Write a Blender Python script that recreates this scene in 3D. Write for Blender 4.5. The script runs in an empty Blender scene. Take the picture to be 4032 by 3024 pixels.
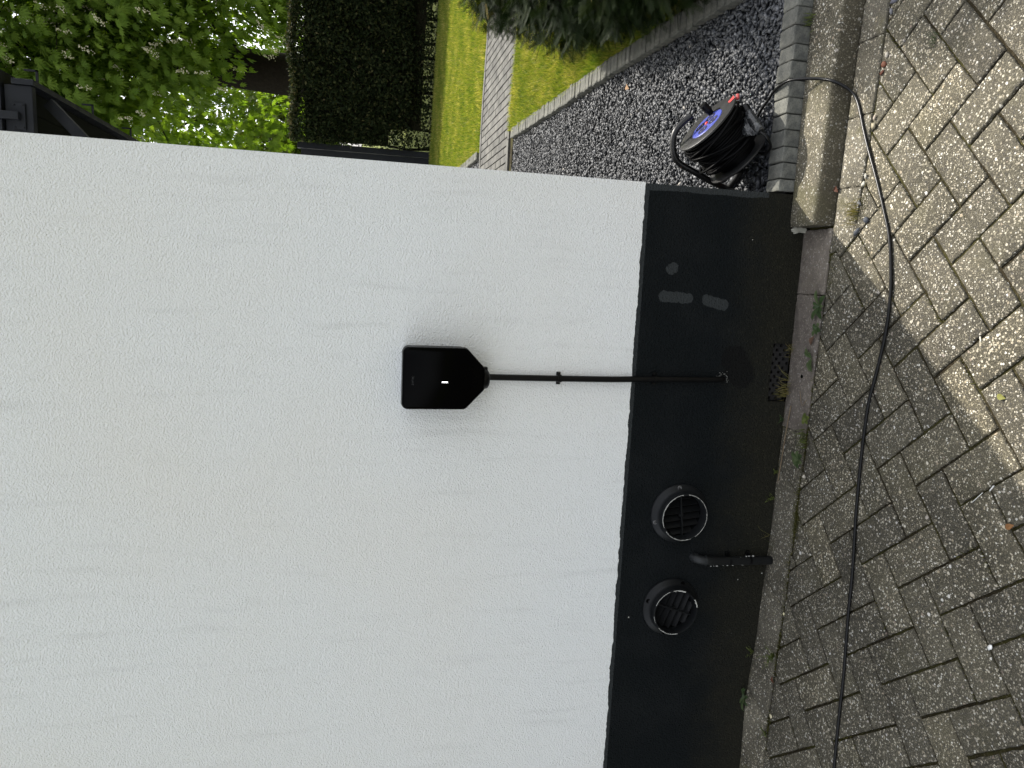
import bpy, bmesh, math, random
import numpy as np
from mathutils import Vector, Matrix, Quaternion
from mathutils.geometry import delaunay_2d_cdt

rnd = random.Random(7)
rng = np.random.default_rng(7)
R_ = math.radians
sc = bpy.context.scene
COL = sc.collection

# ------------------------------------------------------------------ camera
cam_d = bpy.data.cameras.new("camera")
cam = bpy.data.objects.new("camera", cam_d)
COL.objects.link(cam)
F_ = Vector((-0.15234449, 0.96440229, -0.21614664))
Rt = Vector((0.98719764, 0.15894086, 0.01336503))
Up = Vector((-0.0472438, 0.21134336, 0.97626943))
cam.matrix_world = Matrix(((-Up.x, Rt.x, -F_.x, 0.0),
                           (-Up.y, Rt.y, -F_.y, -2.0598),
                           (-Up.z, Rt.z, -F_.z, 1.38538),
                           (0, 0, 0, 1)))
cam_d.sensor_width = 36.0
cam_d.lens = 25.08
cam_d.clip_start = 0.05
cam_d.clip_end = 600
sc.camera = cam

# ------------------------------------------------------------------ world, sun, exposure
SUN_EL = R_(54)
SUN_AZ = math.atan2(0.62, 0.785)          # from +y towards +x
w = bpy.data.worlds.new("World")
sc.world = w
w.use_nodes = True
nt = w.node_tree
bg = nt.nodes["Background"]
sky = nt.nodes.new("ShaderNodeTexSky")
sky.sky_type = 'NISHITA'
sky.sun_disc = False
sky.sun_elevation = SUN_EL
sky.sun_rotation = SUN_AZ
sky.air_density = 1.0
sky.dust_density = 2.5
sky.ozone_density = 1.0
hs = nt.nodes.new("ShaderNodeHueSaturation")      # thin bright haze: a paler sky than clear air
hs.inputs["Saturation"].default_value = 0.22
nt.links.new(sky.outputs[0], hs.inputs["Color"])
nt.links.new(hs.outputs[0], bg.inputs[0])
bg.inputs[1].default_value = 0.15
sd = bpy.data.lights.new("sun", 'SUN')
sd.energy = 2.85
sd.angle = R_(0.7)
sd.color = (1.0, 0.94, 0.84)
so = bpy.data.objects.new("sun", sd)
COL.objects.link(so)
sv = Vector((math.sin(SUN_AZ) * math.cos(SUN_EL), math.cos(SUN_AZ) * math.cos(SUN_EL), math.sin(SUN_EL)))
so.rotation_euler = sv.to_track_quat('Z', 'Y').to_euler()
so.location = (6, 8, 12)
sc.view_settings.view_transform = 'Standard'
sc.view_settings.look = 'None'
sc.view_settings.exposure = 1.42
sc.view_settings.gamma = 1.0
sc.cycles.max_bounces = 7
sc.cycles.diffuse_bounces = 4
sc.cycles.transparent_max_bounces = 8

# ------------------------------------------------------------------ material helpers
class NM:
    def __init__(self, name, rough=0.7, spec=0.5):
        self.m = bpy.data.materials.new(name)
        self.m.use_nodes = True
        self.t = self.m.node_tree
        self.b = self.t.nodes["Principled BSDF"]
        self.b.inputs["Roughness"].default_value = rough
        self.b.inputs["Specular IOR Level"].default_value = spec
        self._tc = None
    def n(self, kind, **kw):
        nd = self.t.nodes.new(kind)
        for k, v in kw.items():
            setattr(nd, k, v)
        return nd
    def l(self, a, b):
        self.t.links.new(a, b)
    def co(self):
        if self._tc is None:
            self._tc = self.n("ShaderNodeTexCoord").outputs["Object"]
        return self._tc
    def mapped(self, scale=(1, 1, 1), loc=(0, 0, 0)):
        mp = self.n("ShaderNodeMapping")
        mp.inputs["Scale"].default_value = scale
        mp.inputs["Location"].default_value = loc
        self.l(self.co(), mp.inputs["Vector"])
        return mp.outputs[0]
    def noise(self, scale, detail=3, rough=0.55, vec=None, out=0):
        nd = self.n("ShaderNodeTexNoise")
        nd.inputs["Scale"].default_value = scale
        nd.inputs["Detail"].default_value = detail
        nd.inputs["Roughness"].default_value = rough
        self.l(vec if vec is not None else self.co(), nd.inputs["Vector"])
        return nd.outputs[out]
    def vor(self, scale, feature='F1', vec=None, out="Distance", rand=1.0):
        nd = self.n("ShaderNodeTexVoronoi")
        nd.feature = feature
        nd.inputs["Scale"].default_value = scale
        nd.inputs["Randomness"].default_value = rand
        self.l(vec if vec is not None else self.co(), nd.inputs["Vector"])
        return nd.outputs[out]
    def ramp(self, fac, stops, interp='LINEAR'):
        nd = self.n("ShaderNodeValToRGB")
        nd.color_ramp.interpolation = interp
        el = nd.color_ramp.elements
        while len(el) < len(stops):
            el.new(0.5)
        for e, (p, c) in zip(el, stops):
            e.position = p
            e.color = (c, c, c, 1) if isinstance(c, (int, float)) else (c[0], c[1], c[2], 1)
        self.l(fac, nd.inputs[0])
        return nd.outputs[0]
    def math(self, op, a, b=None, clamp=False):
        nd = self.n("ShaderNodeMath", operation=op)
        nd.use_clamp = clamp
        for i, v in enumerate((a, b)):
            if v is None: continue
            if isinstance(v, (int, float)): nd.inputs[i].default_value = v
            else: self.l(v, nd.inputs[i])
        return nd.outputs[0]
    def mix(self, fac, a, b, mode='MIX'):
        nd = self.n("ShaderNodeMix")
        nd.data_type = 'RGBA'
        nd.blend_type = mode
        for s, v in ((nd.inputs[0], fac), (nd.inputs[6], a), (nd.inputs[7], b)):
            if isinstance(v, (int, float)): s.default_value = v
            elif isinstance(v, tuple): s.default_value = (v[0], v[1], v[2], 1)
            else: self.l(v, s)
        return nd.outputs[2]
    def xyz(self):
        nd = self.n("ShaderNodeSeparateXYZ")
        self.l(self.co(), nd.inputs[0])
        return nd.outputs
    def attr(self, name, out="Fac"):
        nd = self.n("ShaderNodeAttribute", attribute_name=name)
        return nd.outputs[out]
    def color(self, v):
        s = self.b.inputs["Base Color"]
        if isinstance(v, tuple): s.default_value = (v[0], v[1], v[2], 1)
        else: self.l(v, s)
        return self
    def bump(self, h, dist=0.001, strength=1.0, prev=None):
        nd = self.n("ShaderNodeBump")
        nd.inputs["Distance"].default_value = dist
        nd.inputs["Strength"].default_value = strength
        self.l(h, nd.inputs["Height"])
        if prev is not None: self.l(prev, nd.inputs["Normal"])
        self.l(nd.outputs[0], self.b.inputs["Normal"])
        return nd.outputs[0]
    def smooth(self, v, lo, hi):
        nd = self.n("ShaderNodeMapRange", interpolation_type='SMOOTHSTEP')
        self.l(v, nd.inputs[0])
        nd.inputs[1].default_value = lo
        nd.inputs[2].default_value = hi
        return nd.outputs[0]

def leaf_mat(name, stops, trans=0.35, rough=0.5, spec=0.35, sat=None):
    m = NM(name, rough, spec)
    f = m.attr("tint")
    c = m.ramp(f, stops)
    m.color(c)
    tr = m.n("ShaderNodeBsdfTranslucent")
    br = m.mix(1.0, c, sat or (1.6, 1.7, 0.6), 'MULTIPLY')
    m.l(br, tr.inputs[0])
    mx = m.n("ShaderNodeMixShader")
    mx.inputs[0].default_value = trans
    m.l(m.b.outputs[0], mx.inputs[1]); m.l(tr.outputs[0], mx.inputs[2])
    out = [n for n in m.t.nodes if n.type == 'OUTPUT_MATERIAL'][0]
    m.l(mx.outputs[0], out.inputs[0])
    return m.m

# ------------------------------------------------------------------ object helpers
def tag(o, label=None, cat=None, group=None, kind=None):
    if label: o["label"] = label
    if cat: o["category"] = cat
    if group: o["group"] = group
    if kind: o["kind"] = kind
    return o

def thing(name, loc, label, cat, group=None):
    o = bpy.data.objects.new(name, None)
    o.empty_display_size = 0.05
    COL.objects.link(o)
    o.location = loc
    return tag(o, label, cat, group)

def link(name, me, mat, parent=None, world=True):
    if mat is not None:
        for mm in (mat if isinstance(mat, (list, tuple)) else [mat]):
            me.materials.append(mm)
    o = bpy.data.objects.new(name, me)
    COL.objects.link(o)
    if parent is not None:
        o.parent = parent
        if world:   # mesh built in world coordinates
            org = Vector((0, 0, 0)); q = parent
            while q is not None:
                org += q.location; q = q.parent
            me.transform(Matrix.Translation(-org))
    return o

class MB:
    """collects shapes, builds one mesh"""
    def __init__(self):
        self.v, self.f, self.s = [], [], []
    def add(self, vs, fs, smooth=False):
        o = len(self.v)
        self.v += [tuple(p) for p in vs]
        self.f += [tuple(i + o for i in f) for f in fs]
        self.s += [smooth] * len(fs)
        return self
    def box(self, x0, x1, y0, y1, z0, z1, M=None, bev=0.0):
        if bev > 0:
            bm = bmesh.new()
            bmesh.ops.create_cube(bm, size=1)
            for v in bm.verts:
                v.co = Vector(((x0 + x1) / 2 + v.co.x * (x1 - x0), (y0 + y1) / 2 + v.co.y * (y1 - y0), (z0 + z1) / 2 + v.co.z * (z1 - z0)))
            bmesh.ops.bevel(bm, geom=bm.edges[:], offset=bev, segments=2, profile=0.6, affect='EDGES')
            return self.bm(bm, M)
        vs = [Vector((x, y, z)) for z in (z0, z1) for y in (y0, y1) for x in (x0, x1)]
        if M: vs = [M @ p for p in vs]
        return self.add(vs, [(0, 2, 3, 1), (4, 5, 7, 6), (0, 1, 5, 4), (2, 6, 7, 3), (0, 4, 6, 2), (1, 3, 7, 5)])
    def bm(self, bm, M=None, smooth=False):
        bm.verts.index_update()
        vs = [(M @ v.co) if M else v.co.copy() for v in bm.verts]
        self.add(vs, [[v.index for v in f.verts] for f in bm.faces], smooth)
        bm.free()
        return self
    def tube(self, pts, rad, seg=10, caps=True, closed=False):
        pts = [Vector(p) for p in pts]
        n = len(pts)
        rads = rad if isinstance(rad, (list, tuple)) else [rad] * n
        vs, fs = [], []
        t0 = (pts[1] - pts[0]).normalized()
        ref = Vector((0, 0, 1)) if abs(t0.z) < 0.9 else Vector((1, 0, 0))
        u = t0.cross(ref).normalized()
        pt = t0
        for i, p in enumerate(pts):
            a = pts[i - 1] if i > 0 else (pts[-1] if closed else pts[0])
            b = pts[i + 1] if i < n - 1 else (pts[0] if closed else pts[-1])
            t = (b - a).normalized()
            q = pt.rotation_difference(t)
            u = (q @ u); u = (u - t * u.dot(t)).normalized()
            pt = t
            vv = t.cross(u)
            for k in range(seg):
                an = 2 * math.pi * k / seg
                vs.append(p + (u * math.cos(an) + vv * math.sin(an)) * rads[i])
        m = n if closed else n - 1
        for i in range(m):
            j = (i + 1) % n
            for k in range(seg):
                k2 = (k + 1) % seg
                fs.append((i * seg + k, i * seg + k2, j * seg + k2, j * seg + k))
        self.add(vs, fs, True)
        if caps and not closed:
            self.add(vs[:seg], [tuple(range(seg))[::-1]])
            self.add(vs[-seg:], [tuple(range(seg))])
        return self
    def lathe(self, prof, M, seg=40, closed=False, smooth=False, a0=0, a1=2 * math.pi):
        """prof: (r, h) pairs around local z"""
        vs, fs = [], []
        full = abs(a1 - a0 - 2 * math.pi) < 1e-6
        ns = seg if full else seg + 1
        for k in range(ns):
            an = a0 + (a1 - a0) * k / seg
            c, s = math.cos(an), math.sin(an)
            for r, h in prof:
                vs.append(M @ Vector((r * c, r * s, h)))
        m = len(prof)
        rr = m if closed else m - 1
        for k in range(seg):
            k2 = (k + 1) % ns
            for i in range(rr):
                j = (i + 1) % m
                fs.append((k * m + i, k2 * m + i, k2 * m + j, k * m + j))
        return self.add(vs, fs, smooth)
    def build(self, name, mat, parent=None, merge=True):
        me = bpy.data.meshes.new(name)
        me.from_pydata(self.v, [], self.f)
        me.polygons.foreach_set("use_smooth", self.s)
        bm = bmesh.new(); bm.from_mesh(me)
        if merge: bmesh.ops.remove_doubles(bm, verts=bm.verts, dist=1e-6)
        bmesh.ops.recalc_face_normals(bm, faces=bm.faces)
        bm.to_mesh(me); bm.free()
        me.update()
        return link(name, me, mat, parent)

def np_mesh(name, verts, faces, mat, parent=None, tint=None, smooth=False):
    """verts (N,3), faces (M,k) all the same k; tint per face"""
    me = bpy.data.meshes.new(name)
    M, k = faces.shape
    me.vertices.add(len(verts)); me.loops.add(M * k); me.polygons.add(M)
    me.vertices.foreach_set("co", np.ascontiguousarray(verts, dtype=np.float32).ravel())
    me.loops.foreach_set("vertex_index", faces.astype(np.int32).ravel())
    me.polygons.foreach_set("loop_start", (np.arange(M) * k).astype(np.int32))
    me.polygons.foreach_set("loop_total", np.full(M, k, np.int32))
    if smooth: me.polygons.foreach_set("use_smooth", np.ones(M, bool))
    if tint is not None:
        a = me.attributes.new("tint", 'FLOAT', 'FACE')
        a.data.foreach_set("value", tint.astype(np.float32))
    me.update(calc_edges=True)
    me.validate()
    return link(name, me, mat, parent)

def rand_rot(n, rg):
    q = rg.normal(size=(n, 4)); q /= np.linalg.norm(q, axis=1)[:, None]
    a, b, c, d = q.T
    return np.stack([np.stack([1 - 2 * (c * c + d * d), 2 * (b * c - a * d), 2 * (b * d + a * c)], -1),
                     np.stack([2 * (b * c + a * d), 1 - 2 * (b * b + d * d), 2 * (c * d - a * b)], -1),
                     np.stack([2 * (b * d - a * c), 2 * (c * d + a * b), 1 - 2 * (b * b + c * c)], -1)], 1)

def frames(d, up):
    """rotation matrices whose x axis is d (unit rows) and z axis close to up"""
    d = d / np.linalg.norm(d, axis=1)[:, None]
    y = np.cross(up, d); y /= np.linalg.norm(y, axis=1)[:, None] + 1e-9
    z = np.cross(d, y)
    return np.stack([d, y, z], -1)

def scatter(tv, tf, pos, rot, scl):
    """replicate template (k,3),(m,j) at n positions"""
    n = len(pos); k = len(tv)
    v = np.einsum('nij,kj->nki', rot, tv) * scl[:, None, None] + pos[:, None, :]
    f = tf[None] + (np.arange(n) * k)[:, None, None]
    return v.reshape(-1, 3), f.reshape(-1, tf.shape[1])

def spline(pts, n=8):
    pts = [Vector(p) for p in pts]
    P = [pts[0] * 2 - pts[1]] + pts + [pts[-1] * 2 - pts[-2]]
    out = []
    for i in range(1, len(P) - 2):
        for k in range(n):
            t = k / n
            a, b, c, d = P[i - 1], P[i], P[i + 1], P[i + 2]
            out.append(0.5 * ((2 * b) + (c - a) * t + (2 * a - 5 * b + 4 * c - d) * t * t + (3 * b - a - 3 * c + d) * t ** 3))
    out.append(pts[-1])
    return out

def interp(xs, ys, x):
    return float(np.interp(x, xs, ys))

#@@MATERIALS
# ------------------------------------------------------------------ materials
def m_stucco():
    m = NM("white_stucco", 0.85, 0.3)
    big = m.noise(1.1, 3, 0.5)
    sm = m.noise(9, 3, 0.55, m.mapped((2.9, 1, 0.36)))
    c = m.mix(m.smooth(sm, 0.52, 0.80), (0.765, 0.783, 0.782), (0.675, 0.690, 0.688))
    c = m.mix(m.smooth(big, 0.35, 0.75), c, (0.76, 0.76, 0.735))
    fine = m.noise(180, 3, 0.6)
    v = m.vor(250, 'SMOOTH_F1')
    h = m.math('ADD', m.math('MULTIPLY', fine, 0.9), m.math('MULTIPLY', v, 0.7))
    c = m.mix(m.smooth(fine, 0.62, 0.72), c, (0.68, 0.69, 0.685))
    m.color(c)
    m.bump(h, 0.0038, 0.9)
    return m.m

def capsule(m, x0, z0, x1, z1, r, wob):
    """mask of a wobbly capsule painted on the wall plane (object x,z)"""
    X, Y, Z = m.xyz()
    cx, cz = (x0 + x1) / 2, (z0 + z1) / 2
    L = max(math.hypot(x1 - x0, z1 - z0) / 2, 1e-4)
    ux, uz = ((x1 - x0) / (2 * L), (z1 - z0) / (2 * L)) if L > 1e-3 else (0, 1)
    dx = m.math('SUBTRACT', X, cx); dz = m.math('SUBTRACT', Z, cz)
    a = m.math('ADD', m.math('MULTIPLY', dx, ux), m.math('MULTIPLY', dz, uz))
    b = m.math('SUBTRACT', m.math('MULTIPLY', dx, uz), m.math('MULTIPLY', dz, ux))
    a = m.math('MAXIMUM', m.math('SUBTRACT', m.math('ABSOLUTE', a), L), 0.0)
    d = m.math('SQRT', m.math('ADD', m.math('MULTIPLY', a, a), m.math('MULTIPLY', b, b)))
    d = m.math('ADD', d, m.math('MULTIPLY', m.math('SUBTRACT', wob, 0.5), r * 0.9))
    return m.math('LESS_THAN', d, r)

def m_plinth():
    m = NM("charcoal_plinth_paint", 0.85, 0.07)
    X, Y, Z = m.xyz()
    wob = m.noise(75, 3, 0.6)
    base = m.mix(m.smooth(m.noise(6, 3), 0.4, 0.7), (0.0062, 0.0078, 0.0086), (0.0085, 0.0100, 0.0108))
    # algae and splash dirt near the paving
    dirt = m.math('SUBTRACT', 1.0, m.smooth(m.math('ADD', Z, m.math('MULTIPLY', m.noise(9, 4, 0.6), 0.22)), 0.13, 0.40), True)
    base = m.mix(m.math('MULTIPLY', dirt, 0.8), base, (0.0165, 0.0155, 0.0105))
    grit = m.noise(230, 3, 0.65)
    base = m.mix(m.math('MULTIPLY', m.smooth(grit, 0.55, 0.75), m.math('ADD', m.math('MULTIPLY', dirt, 0.6), 0.10)), base, (0.060, 0.055, 0.036))
    grey = (0.036, 0.040, 0.041)
    # lighter first coat: band under the render, corner band, three roller dabs
    wz = m.math('ADD', Z, m.math('MULTIPLY', m.math('SUBTRACT', wob, 0.5), 0.005))
    k1 = m.math('MULTIPLY', m.math('GREATER_THAN', wz, 0.531), m.math('GREATER_THAN', X, -30.0))
    wx = m.math('ADD', X, m.math('MULTIPLY', m.math('SUBTRACT', m.noise(28, 3), 0.5), 0.016))
    k2 = m.math('MULTIPLY', m.math('GREATER_THAN', wx, 0.268), m.math('GREATER_THAN', Z, 0.135))
    k = m.math('MAXIMUM', k1, k2)
    ks = [capsule(m, 0.038, 0.440, 0.042, 0.434, 0.0165, wob),
          capsule(m, -0.046, 0.458, -0.049, 0.378, 0.0165, wob),
          capsule(m, -0.052, 0.314, -0.066, 0.254, 0.0165, wob)]
    for q in ks: k = m.math('MAXIMUM', k, q)
    base = m.mix(m.math('MULTIPLY', k, 0.85), base, grey)
    # darker wet-looking streaks beside the cable hole, small white specks
    dk = m.math('MULTIPLY', capsule(m, -0.235, 0.20, -0.285, 0.17, 0.045, m.noise(45, 4, 0.7)), 0.75)
    base = m.mix(dk, base, (0.006, 0.006, 0.006))
    sp = m.vor(26, 'F1', out="Distance")
    spk = m.math('MULTIPLY', m.math('LESS_THAN', sp, 0.055), m.math('GREATER_THAN', m.noise(14, 2), 0.62))
    base = m.mix(spk, base, (0.45, 0.45, 0.42))
    m.color(base)
    h = m.math('ADD', m.noise(160, 2), m.math('MULTIPLY', m.vor(190, 'SMOOTH_F1'), 0.6))
    m.bump(h, 0.0050, 1.0)
    return m.m

def m_paver(name="exposed_aggregate_concrete", use_tint=True, pebble=1.0, dark=(0.052, 0.047, 0.034), light=(0.098, 0.089, 0.064), moss=0.25, pink=None, stain=False):
    m = NM(name, 0.86, 0.3)
    n1 = m.noise(3.2, 4, 0.6)
    col = m.mix(m.smooth(n1, 0.3, 0.7), dark, light)
    fine = m.noise(420, 2, 0.6)
    col = m.mix(m.smooth(fine, 0.35, 0.75), m.mix(1.0, col, (0.55, 0.55, 0.56), 'MULTIPLY'), m.mix(1.0, col, (1.35, 1.35, 1.32), 'MULTIPLY'))
    # irregular stone outlines: bend the lookup a little
    wv = m.n("ShaderNodeVectorMath", operation='MULTIPLY_ADD')
    m.l(m.noise(300, 2, 0.5, None, 1), wv.inputs[0]); wv.inputs[1].default_value = (0.0034, 0.0034, 0.0034); m.l(m.co(), wv.inputs[2])
    wc = wv.outputs[0]
    def layer(scale, thr, rad, ramp_, amount, col, vary=0.5):
        cc = m.vor(scale, 'F1', wc, "Color"); dd = m.vor(scale, 'F1', wc, "Distance")
        se = m.n("ShaderNodeSeparateColor"); m.l(cc, se.inputs[0])
        t_ = m.math('SUBTRACT', thr, m.math('MULTIPLY', m.math('SUBTRACT', m.noise(14, 3, 0.6), 0.5), vary))
        rr = m.math('MULTIPLY_ADD', se.outputs[2], rad * 0.7); rr.node.inputs[2].default_value = rad * 0.55
        k = m.math('MULTIPLY', m.math('GREATER_THAN', se.outputs[0], t_), m.math('LESS_THAN', dd, rr))
        return m.mix(m.math('MULTIPLY', k, amount), col, m.ramp(se.outputs[1], ramp_)), se, dd
    col, _, _ = layer(330, 0.52, 0.5, [(0, (0.22, 0.20, 0.145)), (0.5, (0.135, 0.12, 0.085)), (1, (0.27, 0.25, 0.20))], 0.75 * pebble, col)
    col, sep, celld = layer(205, 0.74, 0.5, [(0, (0.50, 0.47, 0.38)), (0.4, (0.27, 0.235, 0.17)), (0.7, (0.36, 0.33, 0.27)), (1, (0.60, 0.59, 0.54))], 0.85 * pebble, col)
    col, _, _ = layer(112, 0.93, 0.42, [(0, (0.55, 0.53, 0.46)), (0.5, (0.33, 0.28, 0.20)), (0.75, (0.2, 0.16, 0.13)), (1, (0.62, 0.61, 0.58))], 0.9 * pebble, col, 0.25)
    col, _, _ = layer(58, 0.978, 0.27, [(0, (0.62, 0.60, 0.54)), (0.6, (0.40, 0.36, 0.29)), (1, (0.66, 0.65, 0.62))], 0.9 * pebble, col, 0.1)
    dkp = m.math('MULTIPLY', m.math('LESS_THAN', sep.outputs[0], 0.16), m.math('LESS_THAN', celld, 0.4))
    col = m.mix(m.math('MULTIPLY', dkp, 0.75), col, (0.045, 0.043, 0.042))
    ms = m.smooth(m.noise(5.5, 5, 0.65), 0.52, 0.70)
    col = m.mix(m.math('MULTIPLY', ms, moss), col, (0.080, 0.074, 0.036))
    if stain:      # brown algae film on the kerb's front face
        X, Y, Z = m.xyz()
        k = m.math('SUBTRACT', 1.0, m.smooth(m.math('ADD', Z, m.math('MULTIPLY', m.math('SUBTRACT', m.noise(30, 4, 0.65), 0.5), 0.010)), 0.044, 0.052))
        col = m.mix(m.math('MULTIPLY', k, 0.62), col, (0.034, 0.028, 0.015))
    if pink:
        X, Y, Z = m.xyz()
        k = m.math('MULTIPLY', m.math('GREATER_THAN', X, pink[0]), m.math('LESS_THAN', X, pink[1]))
        pcol = m.mix(m.smooth(m.noise(24, 4, 0.65), 0.35, 0.7), (0.135, 0.112, 0.098), (0.200, 0.172, 0.150))
        pcol = m.mix(m.smooth(m.noise(55, 4, 0.7), 0.6, 0.75), pcol, (0.10, 0.075, 0.07))
        col = m.mix(m.math('MULTIPLY', k, 0.62), col, pcol)
    if use_tint:
        t = m.attr("tint")
        tc = m.ramp(t, [(0, (0.72, 0.72, 0.74)), (0.5, (1.0, 1.0, 1.0)), (1, (1.30, 1.27, 1.18))])
        col = m.mix(1.0, col, tc, 'MULTIPLY')
    m.color(col)
    h = m.math('ADD', m.math('MULTIPLY', m.math('SUBTRACT', 1.0, celld), 0.7), m.math('MULTIPLY', fine, 0.7))
    h = m.math('ADD', h, m.math('MULTIPLY', m.noise(60, 3), 0.8))
    m.bump(h, 0.0022, 0.8)
    return m.m

def m_simple(name, col, rough=0.5, spec=0.5, var=0.25, scale=30, bump=0.0, bscale=120, metal=0.0):
    m = NM(name, rough, spec)
    c2 = tuple(x * (1 - var) for x in col); c3 = tuple(min(1, x * (1 + var)) for x in col)
    m.color(m.mix(m.noise(scale, 3), c2, c3))
    m.b.inputs["Metallic"].default_value = metal
    if bump > 0: m.bump(m.noise(bscale, 3), bump, 0.8)
    return m.m

def m_joint():
    m = NM("mossy_joint_sand", 0.95, 0.1)
    a = m.noise(7, 5, 0.65); b = m.noise(160, 3, 0.6)
    c = m.mix(m.smooth(a, 0.42, 0.62), (0.022, 0.018, 0.010), (0.038, 0.036, 0.011))
    c = m.mix(m.smooth(m.noise(2.3, 4), 0.55, 0.75), c, (0.062, 0.060, 0.018))
    c = m.mix(m.smooth(b, 0.5, 0.8), c, (0.09, 0.075, 0.05))
    m.color(c); m.bump(b, 0.004, 1.0)
    return m.m

def m_slate():
    m = NM("slate_chippings", 0.5, 0.45)
    t = m.attr("tint")
    c = m.ramp(t, [(0, (0.020, 0.022, 0.025)), (0.4, (0.040, 0.043, 0.049)), (0.72, (0.080, 0.085, 0.094)), (0.96, (0.16, 0.165, 0.178)), (1, (0.3, 0.28, 0.25))])
    c = m.mix(m.smooth(m.noise(120, 3), 0.4, 0.7), m.mix(1.0, c, (0.8, 0.8, 0.8), 'MULTIPLY'), c)
    m.color(c); m.bump(m.noise(260, 3), 0.001, 0.6)
    return m.m

def m_blockstone():
    m = NM("weathered_grey_block", 0.85, 0.3)
    a = m.noise(28, 5, 0.7); b = m.noise(240, 3, 0.6)
    c = m.mix(m.smooth(a, 0.35, 0.65), (0.075, 0.077, 0.070), (0.135, 0.135, 0.118))
    c = m.mix(m.smooth(b, 0.45, 0.75), c, m.mix(1.0, c, (0.6, 0.6, 0.58), 'MULTIPLY'))
    c = m.mix(m.math('MULTIPLY', m.smooth(m.noise(11, 4, 0.6), 0.58, 0.72), 0.7), c, (0.085, 0.08, 0.045))
    t = m.attr("tint")
    c = m.mix(1.0, c, m.ramp(t, [(0, 0.75), (1, 1.3)]), 'MULTIPLY')
    m.color(c); m.bump(m.math('ADD', b, m.noise(70, 3)), 0.0016, 0.8)
    return m.m

def m_black(name, rough=0.35, col=(0.010, 0.0105, 0.011), spec=0.5):
    m = NM(name, rough, spec)
    m.color(m.mix(m.noise(18, 3), col, tuple(x * 1.5 for x in col)))
    m.l(m.ramp(m.noise(12, 3), [(0.3, max(0.02, rough * 0.85)), (0.7, min(1, rough * 1.2))]), m.b.inputs["Roughness"])
    return m.m

M = {}
M['stucco'] = m_stucco()
M['plinth'] = m_plinth()
M['paver'] = m_paver()
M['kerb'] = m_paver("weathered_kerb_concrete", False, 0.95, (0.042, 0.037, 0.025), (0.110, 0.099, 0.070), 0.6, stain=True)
M['strip'] = m_paver("grey_strip_concrete", True, 0.9, (0.055, 0.049, 0.035), (0.140, 0.128, 0.098), 0.8)
M['joint'] = m_joint()
M['slate'] = m_slate()
M['block'] = m_blockstone()
M['path'] = None
M['soil'] = m_simple("dark_soil", (0.035, 0.028, 0.018), 0.95, 0.1, 0.4, 40, 0.006, 60)
M['turf'] = m_simple("turf_soil", (0.10, 0.115, 0.028), 0.95, 0.1, 0.45, 25, 0.006, 80)
M['gloss_black'] = m_black("gloss_black_plastic", 0.12, (0.0006, 0.0006, 0.0007), 0.03)
M['satin_black'] = m_black("satin_black_plastic", 0.38, (0.0014, 0.0015, 0.0017), 0.20)
M['rubber'] = m_black("black_rubber_sheath", 0.30, (0.0018, 0.0018, 0.002), 0.3)
M['rubber2'] = m_black("black_cable_on_reel", 0.45, (0.0012, 0.0012, 0.0014), 0.08)
M['paint_black'] = m_black("black_painted_timber", 0.55, (0.0075, 0.0088, 0.012), 0.2)
M['void'] = m_simple("dark_hollow", (0.003, 0.003, 0.003), 0.9, 0.0)
M['bark'] = m_simple("dark_bark", (0.016, 0.013, 0.010), 0.95, 0.08, 0.5, 12, 0.03, 14)
M['twig'] = m_simple("dry_straw", (0.16, 0.12, 0.075), 0.8, 0.2, 0.3, 60)

#@@STRUCTURE
# ------------------------------------------------------------------ base ground sheet
def sheet(name, pts, z, mat, kind='structure', label=None, cat=None):
    me = bpy.data.meshes.new(name)
    me.from_pydata([(x, y, z) for x, y in pts], [], [tuple(range(len(pts)))])
    me.update()
    o = link(name, me, mat)
    return tag(o, label, cat, None, kind)

sheet("ground", [(-250, -250), (250, -250), (250, 250), (-250, 250)], -0.06, M['turf'], label="flat green ground far beyond the garden", cat="ground")

# strip of concrete slabs along the wall: outer edge and wall-side height
STX = [-4.0, -1.59, -1.41, -1.15, -1.0, -0.75, -0.52, -0.29, -0.13, 0.1, 0.2]
STY = [-0.09, -0.094, -0.090, -0.098, -0.108, -0.112, -0.119, -0.127, -0.128, -0.138, -0.140]
WZX = [-4, -1.72, -1.44, -1.22, -1.03, -0.8, -0.47, -0.36, 0.0, 0.1, 0.3]
WZZ = [0.03, 0.027, 0.032, 0.019, 0.011, 0.004, 0.001, -0.001, -0.002, -0.002, -0.002]
def strip_y(x): return interp(STX, STY, x)
def wall_z(x): return interp(WZX, WZZ, x)
def kerb_y(x): return interp([0.1, 0.19, 0.31, 0.51, 0.81, 3.2], [-0.132, -0.134, -0.143, -0.149, -0.166, -0.26], x)
def strip2_y(x): return interp([0.10, 0.145, 0.29, 0.67, 0.77, 3.2], [-0.143, -0.238, -0.246, -0.262, -0.272, -0.37], x)

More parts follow.
